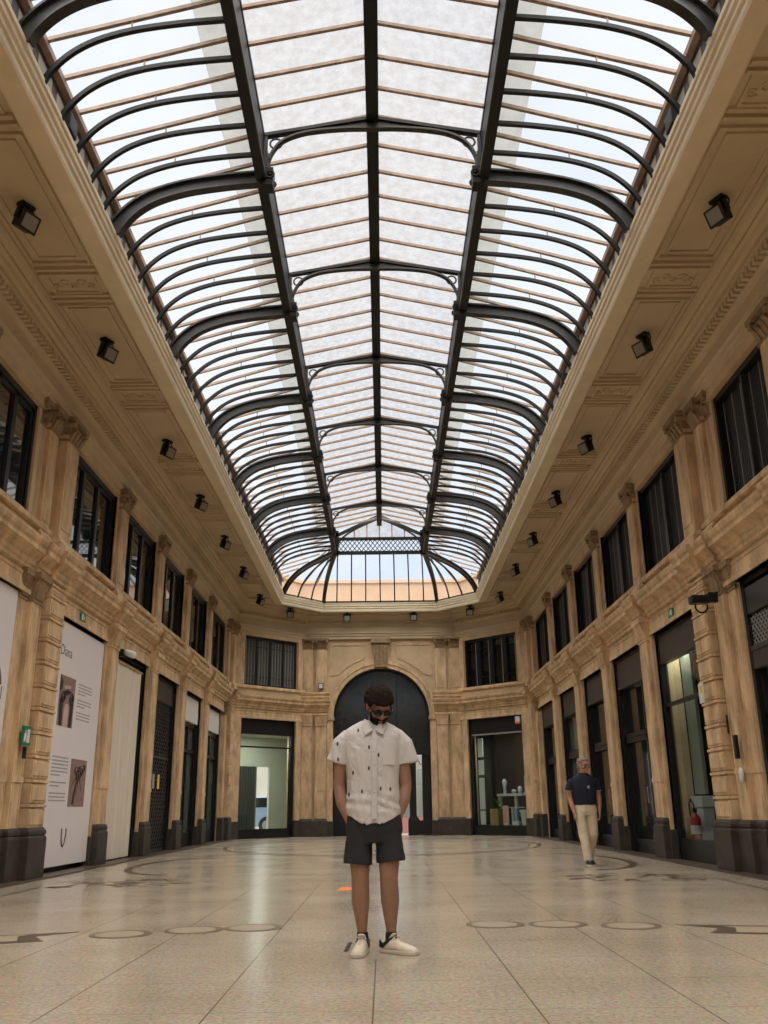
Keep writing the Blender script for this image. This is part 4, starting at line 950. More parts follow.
# ------------------------------------------------------------------ small fittings
def thing_box(name, label, cat, T, u0, u1, n0, n1, z0, z1, mt, bev=0.008, group=None):
    loc = T((u0+u1)/2, n0, z0); r = empty(name, loc); tag(r, label, cat, group); return r
ex = thing_box('exit_sign', 'green emergency exit sign on the stone pilaster between two posters', 'sign', LT, 12.9, 13.16, 0.3, 0.4, 1.76, 2.06, '')
m = MB(LT); m.box(12.86, 13.14, 0.225, 0.25, 1.80, 2.06); m.build('panel', 'sign_green', ex)
m = MB(LT); m.box(13.01, 13.10, 0.25, 0.253, 1.84, 2.02); m.ball((12.95, 0.252, 1.99), (0.018, 0.002, 0.018)); m.prism([(12.90, 1.84), (12.93, 1.84), (12.96, 1.90), (12.985, 1.84), (13.0, 1.84), (12.975, 1.97), (12.92, 1.97), (12.90, 1.92)], lambda A, B, d: (A, d, B), 0.25, 0.253); m.build('running_figure', 'white', ex)
m = MB(LT); m.box(12.96, 13.02, 0.225, 0.26, 1.62, 1.78); m.build('call_point', 'black', ex)
for T_, side, u in ((LT, 'left', 15.2), (F['right'], 'right', 15.35)):
    g = empty('exit_sign', T_(u, 0.13, 3.98)); tag(g, 'tiny green exit sign on the frieze above the %s' % ('photograph poster' if side == 'left' else 'shop window with the red extinguisher'), 'sign')
    m = MB(T_); m.box(u-0.13, u+0.13, 0.125, 0.15, 4.0, 4.13); m.build('panel', 'sign_green', g)
    m = MB(T_); m.box(u-0.08, u-0.01, 0.15, 0.152, 4.02, 4.11); m.prism([(u+0.02, 4.065), (u+0.06, 4.10), (u+0.06, 4.03)], lambda A, B, d: (A, d, B), 0.15, 0.152); m.build('pictogram', 'white', g)
sl = empty('wall_lamp', LT(17.5, 0.2, 3.85)); tag(sl, 'small white lamp on the pilaster above the cream canvas sheet', 'lamp')
m = MB(LT); m.box(17.42, 17.50, 0.12, 0.24, 3.76, 3.90); m.build('bracket', 'black', sl); m = MB(LT); m.capsule([(17.46, 0.30, 3.84), (17.50, 0.40, 3.80)], [0.06, 0.075]); m.build('head', 'pot', sl, smooth=True)
RT = F['right']; T = RT; CUR[0] = 'right'
cc = empty('security_camera', RT(12.95, 0.3, 3.8)); tag(cc, 'black security camera below the capital by the near right shopfront', 'camera')
m = MB(RT); m.box(12.9, 13.0, 0.22, 0.36, 3.72, 3.86); m.build('bracket', 'black', cc)
m = MB(RT); m.box(12.86, 13.04, 0.36, 0.62, 3.70, 3.82); m.build('housing', 'black', cc, bevel=0.02)
m = MB(RT); m.torus((12.95, 0.46, 3.66), 0.09, 0.014, ((0, 1, 0), (0, 0, 1)), 16, 6, 2.8, 6.6); m.build('cable', 'black', cc)
yn = empty('warning_notice', RT(13.6, 0.41, 2.4)); tag(yn, 'white and yellow warning notice on the rusticated right pilaster', 'sign')
m = MB(RT); m.box(13.42, 13.62, 0.412, 0.42, 2.33, 2.62); m.build('plate', 'pot', yn); m = MB(RT); m.prism([(13.47, 2.48), (13.57, 2.48), (13.57, 2.58), (13.47, 2.58)], lambda A, B, d: (A, d, B), 0.42, 0.423); m.build('symbol', 'yellow', yn)
ic = empty('intercom', RT(12.9, 0.22, 1.15)); tag(ic, 'white oval intercom on the stone by near right shopfront', 'intercom')
m = MB(RT); m.ball((12.86, 0.23, 1.28), (0.06, 0.03, 0.11)); m.build('body', 'pot', ic, smooth=True)
kb = empty('key_box', RT(12.9, 0.22, 1.55)); tag(kb, 'black upright key box fixed above the white intercom', 'key box')
m = MB(RT); m.box(12.83, 12.92, 0.22, 0.27, 1.50, 1.82); m.build('box', 'black', kb, bevel=0.008); m = MB(RT); m.ball((12.94, 0.25, 1.58), (0.03, 0.02, 0.03)); m.build('padlock', 'yellow', kb)
sp = empty('slot_plate', RT(13.1, 0.22, 1.9)); tag(sp, 'thin black slot plate on stone higher than the key box', 'plate')
m = MB(RT); m.box(13.12, 13.16, 0.22, 0.235, 1.86, 2.12); m.build('plate', 'black', sp)
T = F['far_right']
sr = empty('alarm_siren', T(0.62, 0.05, 3.6)); tag(sr, 'white and orange alarm siren on the black fascia of far right shop', 'alarm')
m = MB(T); m.box(0.56, 0.76, 0.03, 0.10, 3.66, 3.88); m.build('case', 'pot', sr, bevel=0.015); m = MB(T); m.capsule([(0.60, 0.07, 3.66), (0.72, 0.07, 3.66)], [0.05, 0.05]); m.build('beacon', 'orange', sr, smooth=True)
T = F['far']
ab = empty('alarm_box', T(-2.15, 0.19, 5.1)); tag(ab, 'small white alarm box on the pilaster left of the end arch', 'alarm')
m = MB(T); m.box(-2.30, -2.12, 0.185, 0.27, 5.08, 5.30); m.build('case', 'black', ab); m = MB(T); m.box(-2.275, -2.145, 0.27, 0.31, 5.11, 5.27); m.build('cover', 'pot', ab)
# fire extinguisher and white pedestal in the right show window
wb = empty('display_pedestal', RT(16.38, -0.38, 0.335)); tag(wb, 'white tapering display pedestal in the shop window behind the extinguisher', 'pedestal')
m = MB(RT); m.frustum(16.16, 16.60, -0.46, -0.30, 0.335, 16.11, 16.65, -0.48, -0.28, 0.86); m.box(16.09, 16.67, -0.49, -0.27, 0.86, 1.05); m.build('body', 'pot', wb, bevel=0.01)
fe = empty('fire_extinguisher', RT(16.16, -0.15, 0.335)); tag(fe, 'red fire extinguisher with black hose in the right shop window', 'fire extinguisher')
cpos = RT(16.16, -0.15, 0.335)
m = MB(); m.lathe([(0.0, 0), (0.085, 0.0), (0.09, 0.02), (0.09, 0.33), (0.07, 0.39), (0.03, 0.42), (0.03, 0.45), (0.0, 0.45)], cpos, 20); m.build('cylinder', 'red', fe, smooth=True)
m = MB(); m.lathe([(0.0911, 0.10), (0.0911, 0.24)], cpos, 20); m.build('paper_label', 'pot', fe)
m = MB(RT); m.box(16.13, 16.19, -0.18, -0.12, 0.785, 0.82); m.box(16.08, 16.22, -0.165, -0.135, 0.82, 0.845); m.build('valve', 'black', fe)
m = MB(); m.tube([tuple(RT(*p)) for p in [(16.16, -0.14, 0.80), (16.12, -0.13, 0.90), (16.24, -0.13, 1.0), (16.36, -0.13, 0.92), (16.34, -0.13, 0.74), (16.25, -0.14, 0.62)]], 0.014, 8); m.build('hose', 'black', fe, smooth=True)
# goods in the far right shop window
T = F['far_right']
sf = empty('shelf', T(1.4, -0.9, 1.1)); tag(sf, 'white shelf frame standing inside the far right shop', 'shelf')
m = MB(T)
m.box(1.32, 2.4, -1.0, -0.8, 1.28, 1.36); m.box(0.62, 1.25, -1.0, -0.8, 1.30, 1.38); m.box(1.6, 1.68, -0.95, -0.85, 0.32, 1.3); m.box(0.85, 0.93, -0.95, -0.85, 0.9, 1.3); m.box(0.62, 2.4, -1.0, -0.8, 0.88, 0.91); m.box(1.15, 1.25, -0.95, -0.9, 1.36, 1.95); m.box(0.62, 1.2, -0.95, -0.9, 1.72, 1.78); m.box(2.3, 2.38, -0.95, -0.85, 0.32, 1.3); m.build('frame', 'pot', sf)
rr = random.Random(2)
for k, (u, z, h, lab) in enumerate(((1.45, 1.36, 0.24, 'pale rounded jar standing on the far shop shelf next to a tall post'), (1.72, 1.36, 0.14, 'low pale bowl in the middle of the far shop shelf'), (2.12, 1.36, 0.5, 'slim pale vase, tallest on the far shop shelf'))):
    v = empty('vase', T(u, -0.9, z)); tag(v, lab, 'vase'); c = T(u, -0.9, z)
    m = MB(); m.lathe([(0.0, 0), (0.05, 0), (0.09 if h < 0.4 else 0.05, h*0.4), (0.08 if h < 0.4 else 0.09, h*0.8), (0.04, h), (0.0, h*0.97)], c, 16); m.build('body', 'pot', v, smooth=True)
pt = empty('flower_pot', T(0.85, -0.45, 0.32)); tag(pt, 'large white round flower pot by the far right shop glass', 'flower pot')
c = T(0.85, -0.45, 0.32); m = MB(); m.lathe([(0.0, 0), (0.20, 0), (0.25, 0.42), (0.28, 0.43), (0.28, 0.50), (0.24, 0.50), (0.22, 0.42), (0.0, 0.42)], c, 24); m.build('pot', 'pot', pt, smooth=False)
m = MB()
for k in range(14):
    a = rr.uniform(0, 6.28); r = rr.uniform(0.02, 0.12); m.tube([(c[0]+r*cos(a), c[1]+r*sin(a), c[2]+0.42), (c[0]+1.6*r*cos(a), c[1]+1.6*r*sin(a), c[2]+0.62+rr.uniform(0, 0.1))], [0.012, 0.003], 5)
m.build('plant', 'leaf', pt)
pl = empty('potted_plant', T(2.12, -0.35, 0.32)); tag(pl, 'bushy green plant in a wooden box in the far right shop', 'potted plant')
m = MB(T); m.box(1.92, 2.28, -0.5, -0.2, 0.32, 0.86); m.build('planter', 'wood', pl, bevel=0.01)
m = MB()
for k in range(90):
    a = rr.uniform(0, 6.28); e = rr.uniform(0.1, 1.4); L = rr.uniform(0.2, 0.5); b0 = Vector(T(2.1, -0.35, 0.86)); d = Vector((cos(a)*cos(e), sin(a)*cos(e), sin(e)))*L
    sd = Vector((-sin(a), cos(a), 0))*0.02; mid = b0+d*0.6; tip = b0+d+Vector((0, 0, -0.04))
    m.add([b0, mid-sd, tip, mid+sd, mid+Vector((0, 0, 0.004))], [(0, 1, 4), (1, 2, 4), (2, 3, 4), (3, 0, 4)])
m.build('foliage', 'leaf', pl)
cd = empty('picture_card', T(1.7, -0.3, 0.32)); tag(cd, 'pink and red card leaning in the far right shop window', 'card')
m = MB(T); m.box(1.56, 1.80, -0.34, -0.32, 0.325, 0.95); m.build('card', 'pot', cd); m = MB(T); m.box(1.58, 1.78, -0.32, -0.318, 0.40, 0.93); m.build('print', 'pink', cd)
bx = empty('bottle_group_stand', T(1.25, -0.35, 0.32)); tag(bx, 'small pale stand with a blue tin in the far right shop', 'stand')
m = MB(T); m.box(1.12, 1.40, -0.45, -0.3, 0.32, 0.46); m.box(1.38, 1.42, -0.45, -0.3, 0.32, 0.9); m.build('stand', 'pot', bx); m = MB(T); m.box(1.18, 1.32, -0.43, -0.33, 0.62, 0.85); m.box(1.22, 1.28, -0.4, -0.36, 0.46, 0.62); m.build('tin', 'car_paint', bx)
# marks stuck to the floor
ot = MB(); ot.prism([(-0.50, 11.25), (-0.28, 11.38), (-0.32, 11.85), (-0.47, 11.75)], lambda a, b, d: (a, b, d), 0.001, 0.004)
tag(ot.build('floor_tape', 'orange'), 'orange tape mark on the floor behind the standing man', 'tape')
bt = MB(); bt.prism([(-0.218, 6.60), (-0.188, 6.60), (-0.175, 7.02), (-0.200, 7.02)], lambda a, b, d: (a, b, d), 0.001, 0.004)
tag(bt.build('floor_tape', 'black'), 'short black tape mark on the floor beside the white shoe', 'tape')
# ------------------------------------------------------------------ people
def fuse(mb, name, mt, parent, voxel, smooth=4, disp=0.0, dscale=0.06):
    # join overlapping closed volumes into one continuous smooth surface
    o = mb.build(name, mt, None)
    r = o.modifiers.new('fuse', 'REMESH'); r.mode = 'VOXEL'; r.voxel_size = voxel
    if smooth: s = o.modifiers.new('soften', 'SMOOTH'); s.iterations = smooth; s.factor = 0.5
    bpy.context.view_layer.update()
    me = bpy.data.meshes.new_from_object(o.evaluated_get(bpy.context.evaluated_depsgraph_get()))
    o.modifiers.clear(); o.data = me
    if disp:
        NR = [v.normal.copy() for v in me.vertices]
        for v, vn in zip(me.vertices, NR):
            n = noise.noise(Vector((v.co.x/dscale, v.co.y/dscale, v.co.z/dscale*0.6)))+0.5*noise.noise(v.co/dscale*2.3)
            v.co += vn*n*disp
    for p in me.polygons: p.use_smooth = True
    me.materials.clear(); me.materials.append(M[mt]) if isinstance(mt, str) else None
    o.parent = parent; o.matrix_parent_inverse = parent.matrix_world.inverted()
    return o
def ell_ring(c, rx, ry, n=32, dz=None, ex=2.4):
    out = []
    for k in range(n):
        a = 2*PI*k/n; ca, sa = cos(a), sin(a)
        x = rx*math.copysign(abs(ca)**(2/ex), ca); y = ry*math.copysign(abs(sa)**(2/ex), sa)
        out.append((c[0]+x, c[1]+y, c[2]+(dz(x/rx, y/ry) if dz else 0)))
    return out
def head_parts(mb, X):
    B = lambda c, r: mb.ball(c, r, X, 18, 12)
    B((0, 0.015, 0.035), (0.074, 0.094, 0.085)); B((0, -0.025, -0.02), (0.066, 0.072, 0.085)); B((0, -0.038, -0.072), (0.052, 0.056, 0.045))
    B((0, -0.078, -0.098), (0.026, 0.018, 0.018)); B((0, -0.078, 0.045), (0.05, 0.02, 0.022)); B((0, -0.085, 0.022), (0.045, 0.012, 0.008))
    for s in (-1, 1):
        B((s*0.04, -0.068, -0.022), (0.026, 0.024, 0.022)); B((s*0.076, 0.012, -0.008), (0.010, 0.022, 0.032)); B((s*0.082, 0.02, 0.004), (0.007, 0.016, 0.02))
        B((s*0.014, -0.100, -0.036), (0.010, 0.011, 0.008))
    mb.capsule([X @ Vector(p) for p in ((0, -0.086, 0.022), (0, -0.100, 0.0), (0, -0.112, -0.03))], [0.009, 0.011, 0.013], 10)
    B((0, -0.090, -0.060), (0.023, 0.010, 0.006)); B((0, -0.088, -0.071), (0.020, 0.010, 0.007))
def cap_hair(mb, X, seed, thick, rr_, front=0.055, n=520, low=-0.03):
    r = random.Random(seed)
    for k in range(n):
        u = r.uniform(-1, 1); a = r.uniform(0, 2*PI); q = math.sqrt(1-u*u); d = Vector((q*cos(a), q*sin(a), u))
        p = Vector((d.x*(0.076+thick), 0.015+d.y*(0.096+thick), 0.035+d.z*(0.086+thick)))
        lim = low if p.y > 0.01 else (front-0.03 if abs(p.x) > 0.066 and p.y > -0.035 else front)
        if p.y > 0.06: lim = -0.075
        if p.z < lim: continue
        s = r.uniform(*rr_); mb.ball(p, (s, s, s*0.9), X, 7, 5)
def hand(mb, X, s, curl=0.5, scale=1.0):
    # wrist at the origin, fingers towards -z, palm facing the thigh (local +x*s is the back of the hand)
    g = lambda p: X @ (Vector(p)*scale)
    mb.capsule([g((0, 0, 0.0)), g((0, -0.003, -0.045)), g((0, -0.003, -0.085))], [(0.018*scale, 0.026*scale), (0.016*scale, 0.038*scale), (0.014*scale, 0.040*scale)], 12)
    for k, (y, L, a) in enumerate(((-0.034, 0.072, 0.10), (-0.012, 0.082, 0.03), (0.011, 0.076, -0.04), (0.032, 0.060, -0.12))):
        c = curl*(1+0.12*k); P = [Vector((0, y, -0.085))]; t = 0
        for f in (0.45, 0.32, 0.23):
            t += c*0.7; P.append(P[-1]+Vector((-s*sin(t)*L*f, -a*L*f, -cos(t)*L*f)))
        mb.capsule([g(p) for p in P], [0.0088*scale, 0.0083*scale, 0.0076*scale, 0.0066*scale], 8)
    P = [Vector((-s*0.004, -0.026, -0.025)), Vector((-s*0.014, -0.050, -0.05)), Vector((-s*0.022, -0.056, -0.078)), Vector((-s*0.028, -0.052, -0.10))]
    mb.capsule([g(p) for p in P], [0.012*scale, 0.0105*scale, 0.009*scale, 0.0075*scale], 8)
def shoe(parent, pos, ang, upper, sole, patch, sock=None, L=0.285, lift=0.0):
    A = Matrix.Translation(pos) @ Matrix.Rotation(ang, 4, 'Z') @ Matrix.Rotation(lift, 4, 'X')
    X = lambda a, b, c: A @ Vector((a, b, c))
    k = L/0.285; out = []
    W = [(0.075, 0.030), (0.055, 0.040), (0.0, 0.041), (-0.06, 0.044), (-0.12, 0.050), (-0.165, 0.049), (-0.195, 0.038), (-0.208, 0.018)]
    outl = [(w, y*k) for y, w in W]+[(-w, y*k) for y, w in W[::-1]]
    m = MB(X); m.prism(outl, lambda a, b, d: (a, b, d), 0.0, 0.026); so = m.build('sole', sole, None, bevel=0.006)
    H = [(0.070, 0.026, 0.085), (0.05, 0.037, 0.098), (0.0, 0.039, 0.096), (-0.05, 0.041, 0.088), (-0.10, 0.045, 0.070), (-0.15, 0.046, 0.056), (-0.19, 0.034, 0.044), (-0.203, 0.014, 0.034)]
    m = MB(X); m.loft([[(w*cos(PI*j/10)*(1 if abs(cos(PI*j/10)) < 0.99 else 1), y*k, 0.02+(h-0.02)*sin(PI*j/10)**0.75) for j in range(11)] for y, w, h in H]); up = m.build('shoe', upper, parent, smooth=True)
    so.parent = up
    m = MB(X)
    for j in range(5):
        y = (-0.028-0.02*j)*k; z = 0.096-0.0075*j
        m.tube([(-0.024, y, z-0.012), (0, y-0.004, z+0.003), (0.024, y, z-0.012)], 0.0035, 6)
    m.tube([(0, -0.03, 0.098), (0.03, -0.045, 0.105), (0.035, -0.06, 0.088)], 0.003, 6); m.tube([(0, -0.03, 0.098), (-0.03, -0.05, 0.103), (-0.03, -0.065, 0.085)], 0.003, 6)
    m.build('laces', sole, up)
    m = MB(X); m.capsule([(0, -0.005, 0.09), (0, -0.03, 0.115)], [(0.03, 0.012), (0.026, 0.008)], 10); m.build('tongue', upper, up, smooth=True)
    if patch:
        m = MB(X)
        for s in (-1, 1):
            m.prism([(0.062*k, 0.04), (0.06*k, 0.08), (0.036*k, 0.058), (0.0, 0.085), (-0.012, 0.072), (0.034*k, 0.032)], lambda a, b, d: (d, a, b), *sorted((s*0.033, s*0.0425)))
        m.build('side_patch', patch, up)
    return up
# ---- the standing man
P0 = Vector((0.0, 6.5, 0.0))
def at(x, y, z): return P0+Vector((x, y, z))
man = empty('person', P0); tag(man, 'man standing with bowed head in white printed shirt, charcoal shorts and sunglasses, hands in pockets', 'person')
mb = MB()
legs = [(-1, [(-0.09, 0.02, 0.84), (-0.108, 0.0, 0.62), (-0.103, -0.012, 0.455), (-0.102, 0.012, 0.32), (-0.092, 0.022, 0.13), (-0.090, 0.022, 0.06)], [0.088, 0.075, 0.059, 0.062, 0.032, 0.031]),
        (1, [(0.075, 0.02, 0.84), (0.092, 0.0, 0.62), (0.088, -0.012, 0.455), (0.095, 0.012, 0.32), (0.100, 0.022, 0.13), (0.100, 0.022, 0.06)], [0.088, 0.077, 0.061, 0.063, 0.033, 0.031])]
for s, p, r in legs: mb.capsule([at(*q) for q in p], r, 18)
mb.ball(at(-0.105, -0.035, 0.46), (0.034, 0.03, 0.04)); mb.ball(at(0.088, -0.035, 0.46), (0.034, 0.03, 0.04))
mb.loft([ell_ring(at(-0.005, 0.02, z), rx, ry) for z, rx, ry in ((0.78, 0.13, 0.09), (0.9, 0.155, 0.105), (1.02, 0.15, 0.1), (1.2, 0.17, 0.105), (1.33, 0.18, 0.1), (1.42, 0.12, 0.075), (1.455, 0.06, 0.055))])
arms = [(-1, [(-0.165, 0.015, 1.355), (-0.235, 0.02, 1.22), (-0.250, 0.03, 1.05), (-0.228, 0.01, 0.94), (-0.186, 0.0, 0.845), (-0.150, -0.005, 0.79)], [0.042, 0.052, 0.043, 0.042, 0.030, (0.025, 0.04)]),
        (1, [(0.125, 0.015, 1.355), (0.195, 0.02, 1.22), (0.212, 0.03, 1.05), (0.198, 0.01, 0.95), (0.165, 0.0, 0.86), (0.13, -0.005, 0.80)], [0.042, 0.052, 0.043, 0.042, 0.030, (0.025, 0.04)])]
for s, p, r in arms:
    mb.capsule([at(*q) for q in p], r, 16)
    e = at(*p[-1]); XH = Matrix.Translation(e+Vector((0, 0, 0.01))) @ Matrix.Rotation(-s*0.1, 4, 'Y'); hand(mb, XH, s, 0.35, 0.8)
mb.capsule([at(-0.0, 0.03, 1.42), at(0.012, 0.0, 1.50), at(0.025, -0.025, 1.55)], [0.062, 0.056, 0.054], 16)
HX = Matrix.Translation(at(0.03, -0.055, 1.585)) @ Matrix.Rotation(math.radians(20), 4, 'Z') @ Matrix.Rotation(math.radians(37), 4, 'X') @ Matrix.Scale(1.0, 4)
head_parts(mb, HX)
fuse(mb, 'body', 'skin', man, 0.0055, 5)
mb = MB(); cap_hair(mb, HX, 4, 0.014, (0.013, 0.021), front=0.062); fuse(mb, 'hair', 'hair', man, 0.0055, 1, 0.004, 0.018)
mb = MB(); r = random.Random(8)
for k in range(420):
    x = r.uniform(-0.068, 0.068); z = r.uniform(-0.118, -0.012)
    if abs(x) < 0.056 and z > -0.048: continue
    if abs(x) < 0.022 and -0.078 < z < -0.056: continue
    w = 0.066*math.sqrt(max(0.0, 1-((z+0.02)/0.105)**2))+0.002
    if abs(x) > w: continue
    y = -0.032-0.064*math.sqrt(max(0, 1-(x/(w+0.004))**2))*(1-0.12*abs(z+0.06)/0.06)
    if z < -0.085: y += 0.004
    if abs(x) > 0.05: y = max(y, -0.06+abs(r.gauss(0, 0.012)))
    mb.ball((x*1.02, y, z), 0.0085, HX, 6, 4)
fuse(mb, 'beard', 'hair', man, 0.0045, 1, 0.002, 0.012)
HXf = lambda a, b, c: HX @ Vector((a, b, c))
m = MB(HXf)
m.box(-0.068, 0.068, -0.108, -0.104, 0.016, 0.022)
for s in (-1, 1):
    m.box(*sorted((s*0.066, s*0.072)), -0.106, -0.090, 0.008, 0.026); m.box(*sorted((s*0.074, s*0.080)), -0.098, 0.02, 0.010, 0.020)
sg = m.build('sunglasses', 'lens_black', man, bevel=0.001)
for s in (-1, 1):
    m = MB(HXf); c = [(s*0.035+0.031*cos(2*PI*k/20), 0, 0.004+0.023*sin(2*PI*k/20)-0.003*cos(4*PI*k/20)) for k in range(20)]
    m.loft([[(p[0], -0.110+abs(p[0])*0.10, p[2]) for p in c], [(p[0], -0.104+abs(p[0])*0.10, p[2]) for p in c]]); m.build('lens', 'lens_black', sg)
# shirt
SR = [(0.865, 0.192, 0.135), (0.93, 0.187, 0.132), (1.02, 0.182, 0.130), (1.12, 0.186, 0.135), (1.24, 0.198, 0.136), (1.33, 0.208, 0.128), (1.39, 0.212, 0.112), (1.425, 0.195, 0.098), (1.455, 0.150, 0.084), (1.49, 0.082, 0.070)]
hem = lambda x, y: (-0.095*max(0.0, 1-abs(x)*1.05)**0.8+0.055*max(0.0, 1-abs(x+0.0)*9))*(1 if y < 0 else 0.6)
mb = MB(); rg = [ell_ring(at(-0.012, 0.012, SR[0][0]), SR[0][1], SR[0][2], 40, hem)]
rg += [ell_ring(at(-0.012+0.0*i, 0.012, z), rx, ry, 40) for i, (z, rx, ry) in enumerate(SR[1:])]
mb.loft(rg)
for s, p in ((-1, [(-0.165, 0.012, 1.385), (-0.222, 0.014, 1.325), (-0.260, 0.016, 1.205)]), (1, [(0.138, 0.012, 1.385), (0.190, 0.014, 1.325), (0.220, 0.016, 1.195)])):
    mb.tube([at(*q) for q in p], [(0.062, 0.066), (0.068, 0.080), (0.062, 0.084)], 20)
def drape(o):
    NR = [v.normal.copy() for v in o.data.vertices]
    for v, vn in zip(o.data.vertices, NR):
        q = v.co-P0
        if q.z > 1.36: continue
        k = 0.008*noise.noise(Vector((q.x*9+2, q.y*5, q.z*5)))+0.005*noise.noise(Vector((q.x*22, q.y*9, q.z*9+q.x*16)))
        k += 0.004*max(0, 1-abs(q.z-0.93)/0.11)*sin(q.z*75+q.x*abs(q.x)*60+5*noise.noise(q*5))
        v.co += vn*k
shirt = fuse(mb, 'shirt', 'shirt', man, 0.0055, 6); drape(shirt)
def front_y(x, z):
    for (z0, a0, b0), (z1, a1, b1) in zip(SR[:-1], SR[1:]):
        if z <= z1 or z1 == SR[-1][0]:
            t = min(max((z-z0)/(z1-z0), 0), 1); a = a0+(a1-a0)*t; b = b0+(b1-b0)*t; break
    u = min(abs(x+0.012)/a, 0.98); return 0.012-b*(1-u**2.4)**(1/2.4)
m = MB(); rings = []
for k in range(26):
    z = 0.835+k*(1.41-0.835)/25; y = front_y(-0.005, max(z, 0.865))-0.011; x = -0.004+0.006*(z-0.8)
    rings.append([at(x-0.016, y+0.006, z), at(x-0.016, y-0.003, z), at(x+0.016, y-0.003, z), at(x+0.016, y+0.006, z)])
m.loft(rings); m.build('placket', 'shirt_plain', shirt)
m = MB()
for k in range(6): z = 0.92+k*0.088; m.ball(at(-0.003, front_y(0, z)-0.016, z), (0.006, 0.003, 0.006), None, 8, 5)
m.build('button', 'shirt_plain', shirt)
m = MB()
for s in (-1, 1):
    A = [(s*0.010, -0.098, 1.405), (s*0.062, -0.104, 1.372), (s*0.088, -0.055, 1.435), (s*0.070, -0.010, 1.49), (s*0.045, -0.055, 1.475)]
    n = len(A); pts = [at(*p)+Vector((-0.002, -0.020, 0.012)) for p in A]; back = [p+Vector((-s*0.006, 0.012, -0.004)) for p in pts]
    m.add(pts+back, [tuple(range(n)), tuple(range(n, 2*n))[::-1]]+[(i, (i+1) % n, n+(i+1) % n, n+i) for i in range(n)])
m.build('collar', 'shirt_plain', shirt, bevel=0.003)
m = MB()
rings = []
for k in range(9):
    x = 0.055+k*0.011; rings.append([at(x, front_y(x, 1.25)+0.004, 1.185), at(x, front_y(x, 1.25)-0.005, 1.185), at(x, front_y(x, 1.30)-0.005, 1.30), at(x, front_y(x, 1.30)+0.004, 1.30)])
m.loft(rings); m.build('chest_pocket', 'shirt_plain', shirt)
# shorts
mb = MB(); mb.loft([ell_ring(at(-0.008, 0.02, z), rx, ry, 36) for z, rx, ry in ((0.68, 0.172, 0.115), (0.76, 0.196, 0.128), (0.85, 0.190, 0.128), (0.94, 0.168, 0.115))])
for p in ([(-0.095, 0.018, 0.80), (-0.112, 0.01, 0.66), (-0.121, 0.004, 0.545)], [(0.078, 0.018, 0.80), (0.094, 0.01, 0.66), (0.104, 0.004, 0.560)]):
    mb.tube([at(*q) for q in p], [(0.092, 0.115), (0.093, 0.108), (0.0985, 0.106)], 24)
sh_ = fuse(mb, 'shorts', 'shorts', man, 0.006, 4, 0.004, 0.09)
shoe(man, at(-0.092, -0.0, 0.0), math.radians(-9), 'shoe', 'sole', 'black', L=0.29)
shoe(man, at(0.096, 0.012, 0.0), math.radians(52), 'shoe', 'sole', 'black', L=0.30)
for x in (-0.090, 0.100):
    m = MB(); m.tube([at(x, 0.022, 0.075), at(x, 0.022, 0.128)], [0.043, 0.036], 16); m.build('sock', 'black', man, smooth=False)
# ---- the walking man
P0 = Vector((3.36, 15.5, 0.0))
wk = empty('person', P0); tag(wk, 'grey-haired man walking in navy polo shirt and khaki trousers with glasses', 'person')
mb = MB()
for s, p, r in ((-1, [(-0.075, 0.03, 0.82), (-0.07, -0.03, 0.48), (-0.045, -0.12, 0.10), (-0.045, -0.12, 0.05)], [0.085, 0.055, 0.036, 0.034]), (1, [(0.075, 0.03, 0.82), (0.082, 0.0, 0.47), (0.035, 0.20, 0.12), (0.035, 0.20, 0.09)], [0.085, 0.055, 0.036, 0.034])):
    mb.capsule([at(*q) for q in p], r, 16)
mb.loft([ell_ring(at(-0.0, 0.02, z), rx, ry) for z, rx, ry in ((0.78, 0.13, 0.09), (0.9, 0.155, 0.105), (1.02, 0.155, 0.11), (1.2, 0.17, 0.11), (1.3, 0.175, 0.1), (1.37, 0.12, 0.075), (1.41, 0.06, 0.055))])
for s, p in ((-1, [(-0.160, 0.02, 1.285), (-0.245, 0.03, 1.16), (-0.245, 0.02, 1.03), (-0.225, -0.03, 0.90), (-0.20, -0.06, 0.80)]), (1, [(0.158, 0.02, 1.285), (0.230, 0.04, 1.16), (0.238, 0.05, 1.04), (0.232, 0.03, 0.92), (0.222, 0.01, 0.825)])):
    mb.capsule([at(*q) for q in p], [0.042, 0.048, 0.042, 0.038, 0.028], 16)
    e = at(*p[-1]); hand(mb, Matrix.Translation(e) @ Matrix.Rotation(0.22 if s < 0 else -0.1, 4, 'X'), s, 0.45, 1.0)
mb.capsule([at(0, 0.03, 1.36), at(0.004, 0.012, 1.43), at(0.01, 0.0, 1.5)], [0.062, 0.056, 0.054], 16)
HX = Matrix.Translation(at(0.012, -0.012, 1.545)) @ Matrix.Rotation(math.radians(24), 4, 'Z') @ Matrix.Rotation(math.radians(10), 4, 'X')
head_parts(mb, HX); fuse(mb, 'body', 'skin_red', wk, 0.0055, 5)
mb = MB(); cap_hair(mb, HX, 9, 0.008, (0.010, 0.016), front=0.085); fuse(mb, 'hair', 'hair_grey', wk, 0.0055, 2, 0.002, 0.02)
m = MB(HXf := (lambda a, b, c: HX @ Vector((a, b, c))))
for s in (-1, 1):
    m.torus((s*0.034, -0.106, 0.004), 0.024, 0.005, ((1, 0, 0), (0, 0, 1)), 18, 6); m.box(*sorted((s*0.058, s*0.078)), -0.104, -0.099, 0.006, 0.012); m.box(*sorted((s*0.076, s*0.080)), -0.10, 0.02, 0.006, 0.012)
m.box(-0.012, 0.012, -0.106, -0.102, 0.004, 0.009); m.build('glasses', 'lens_black', wk)
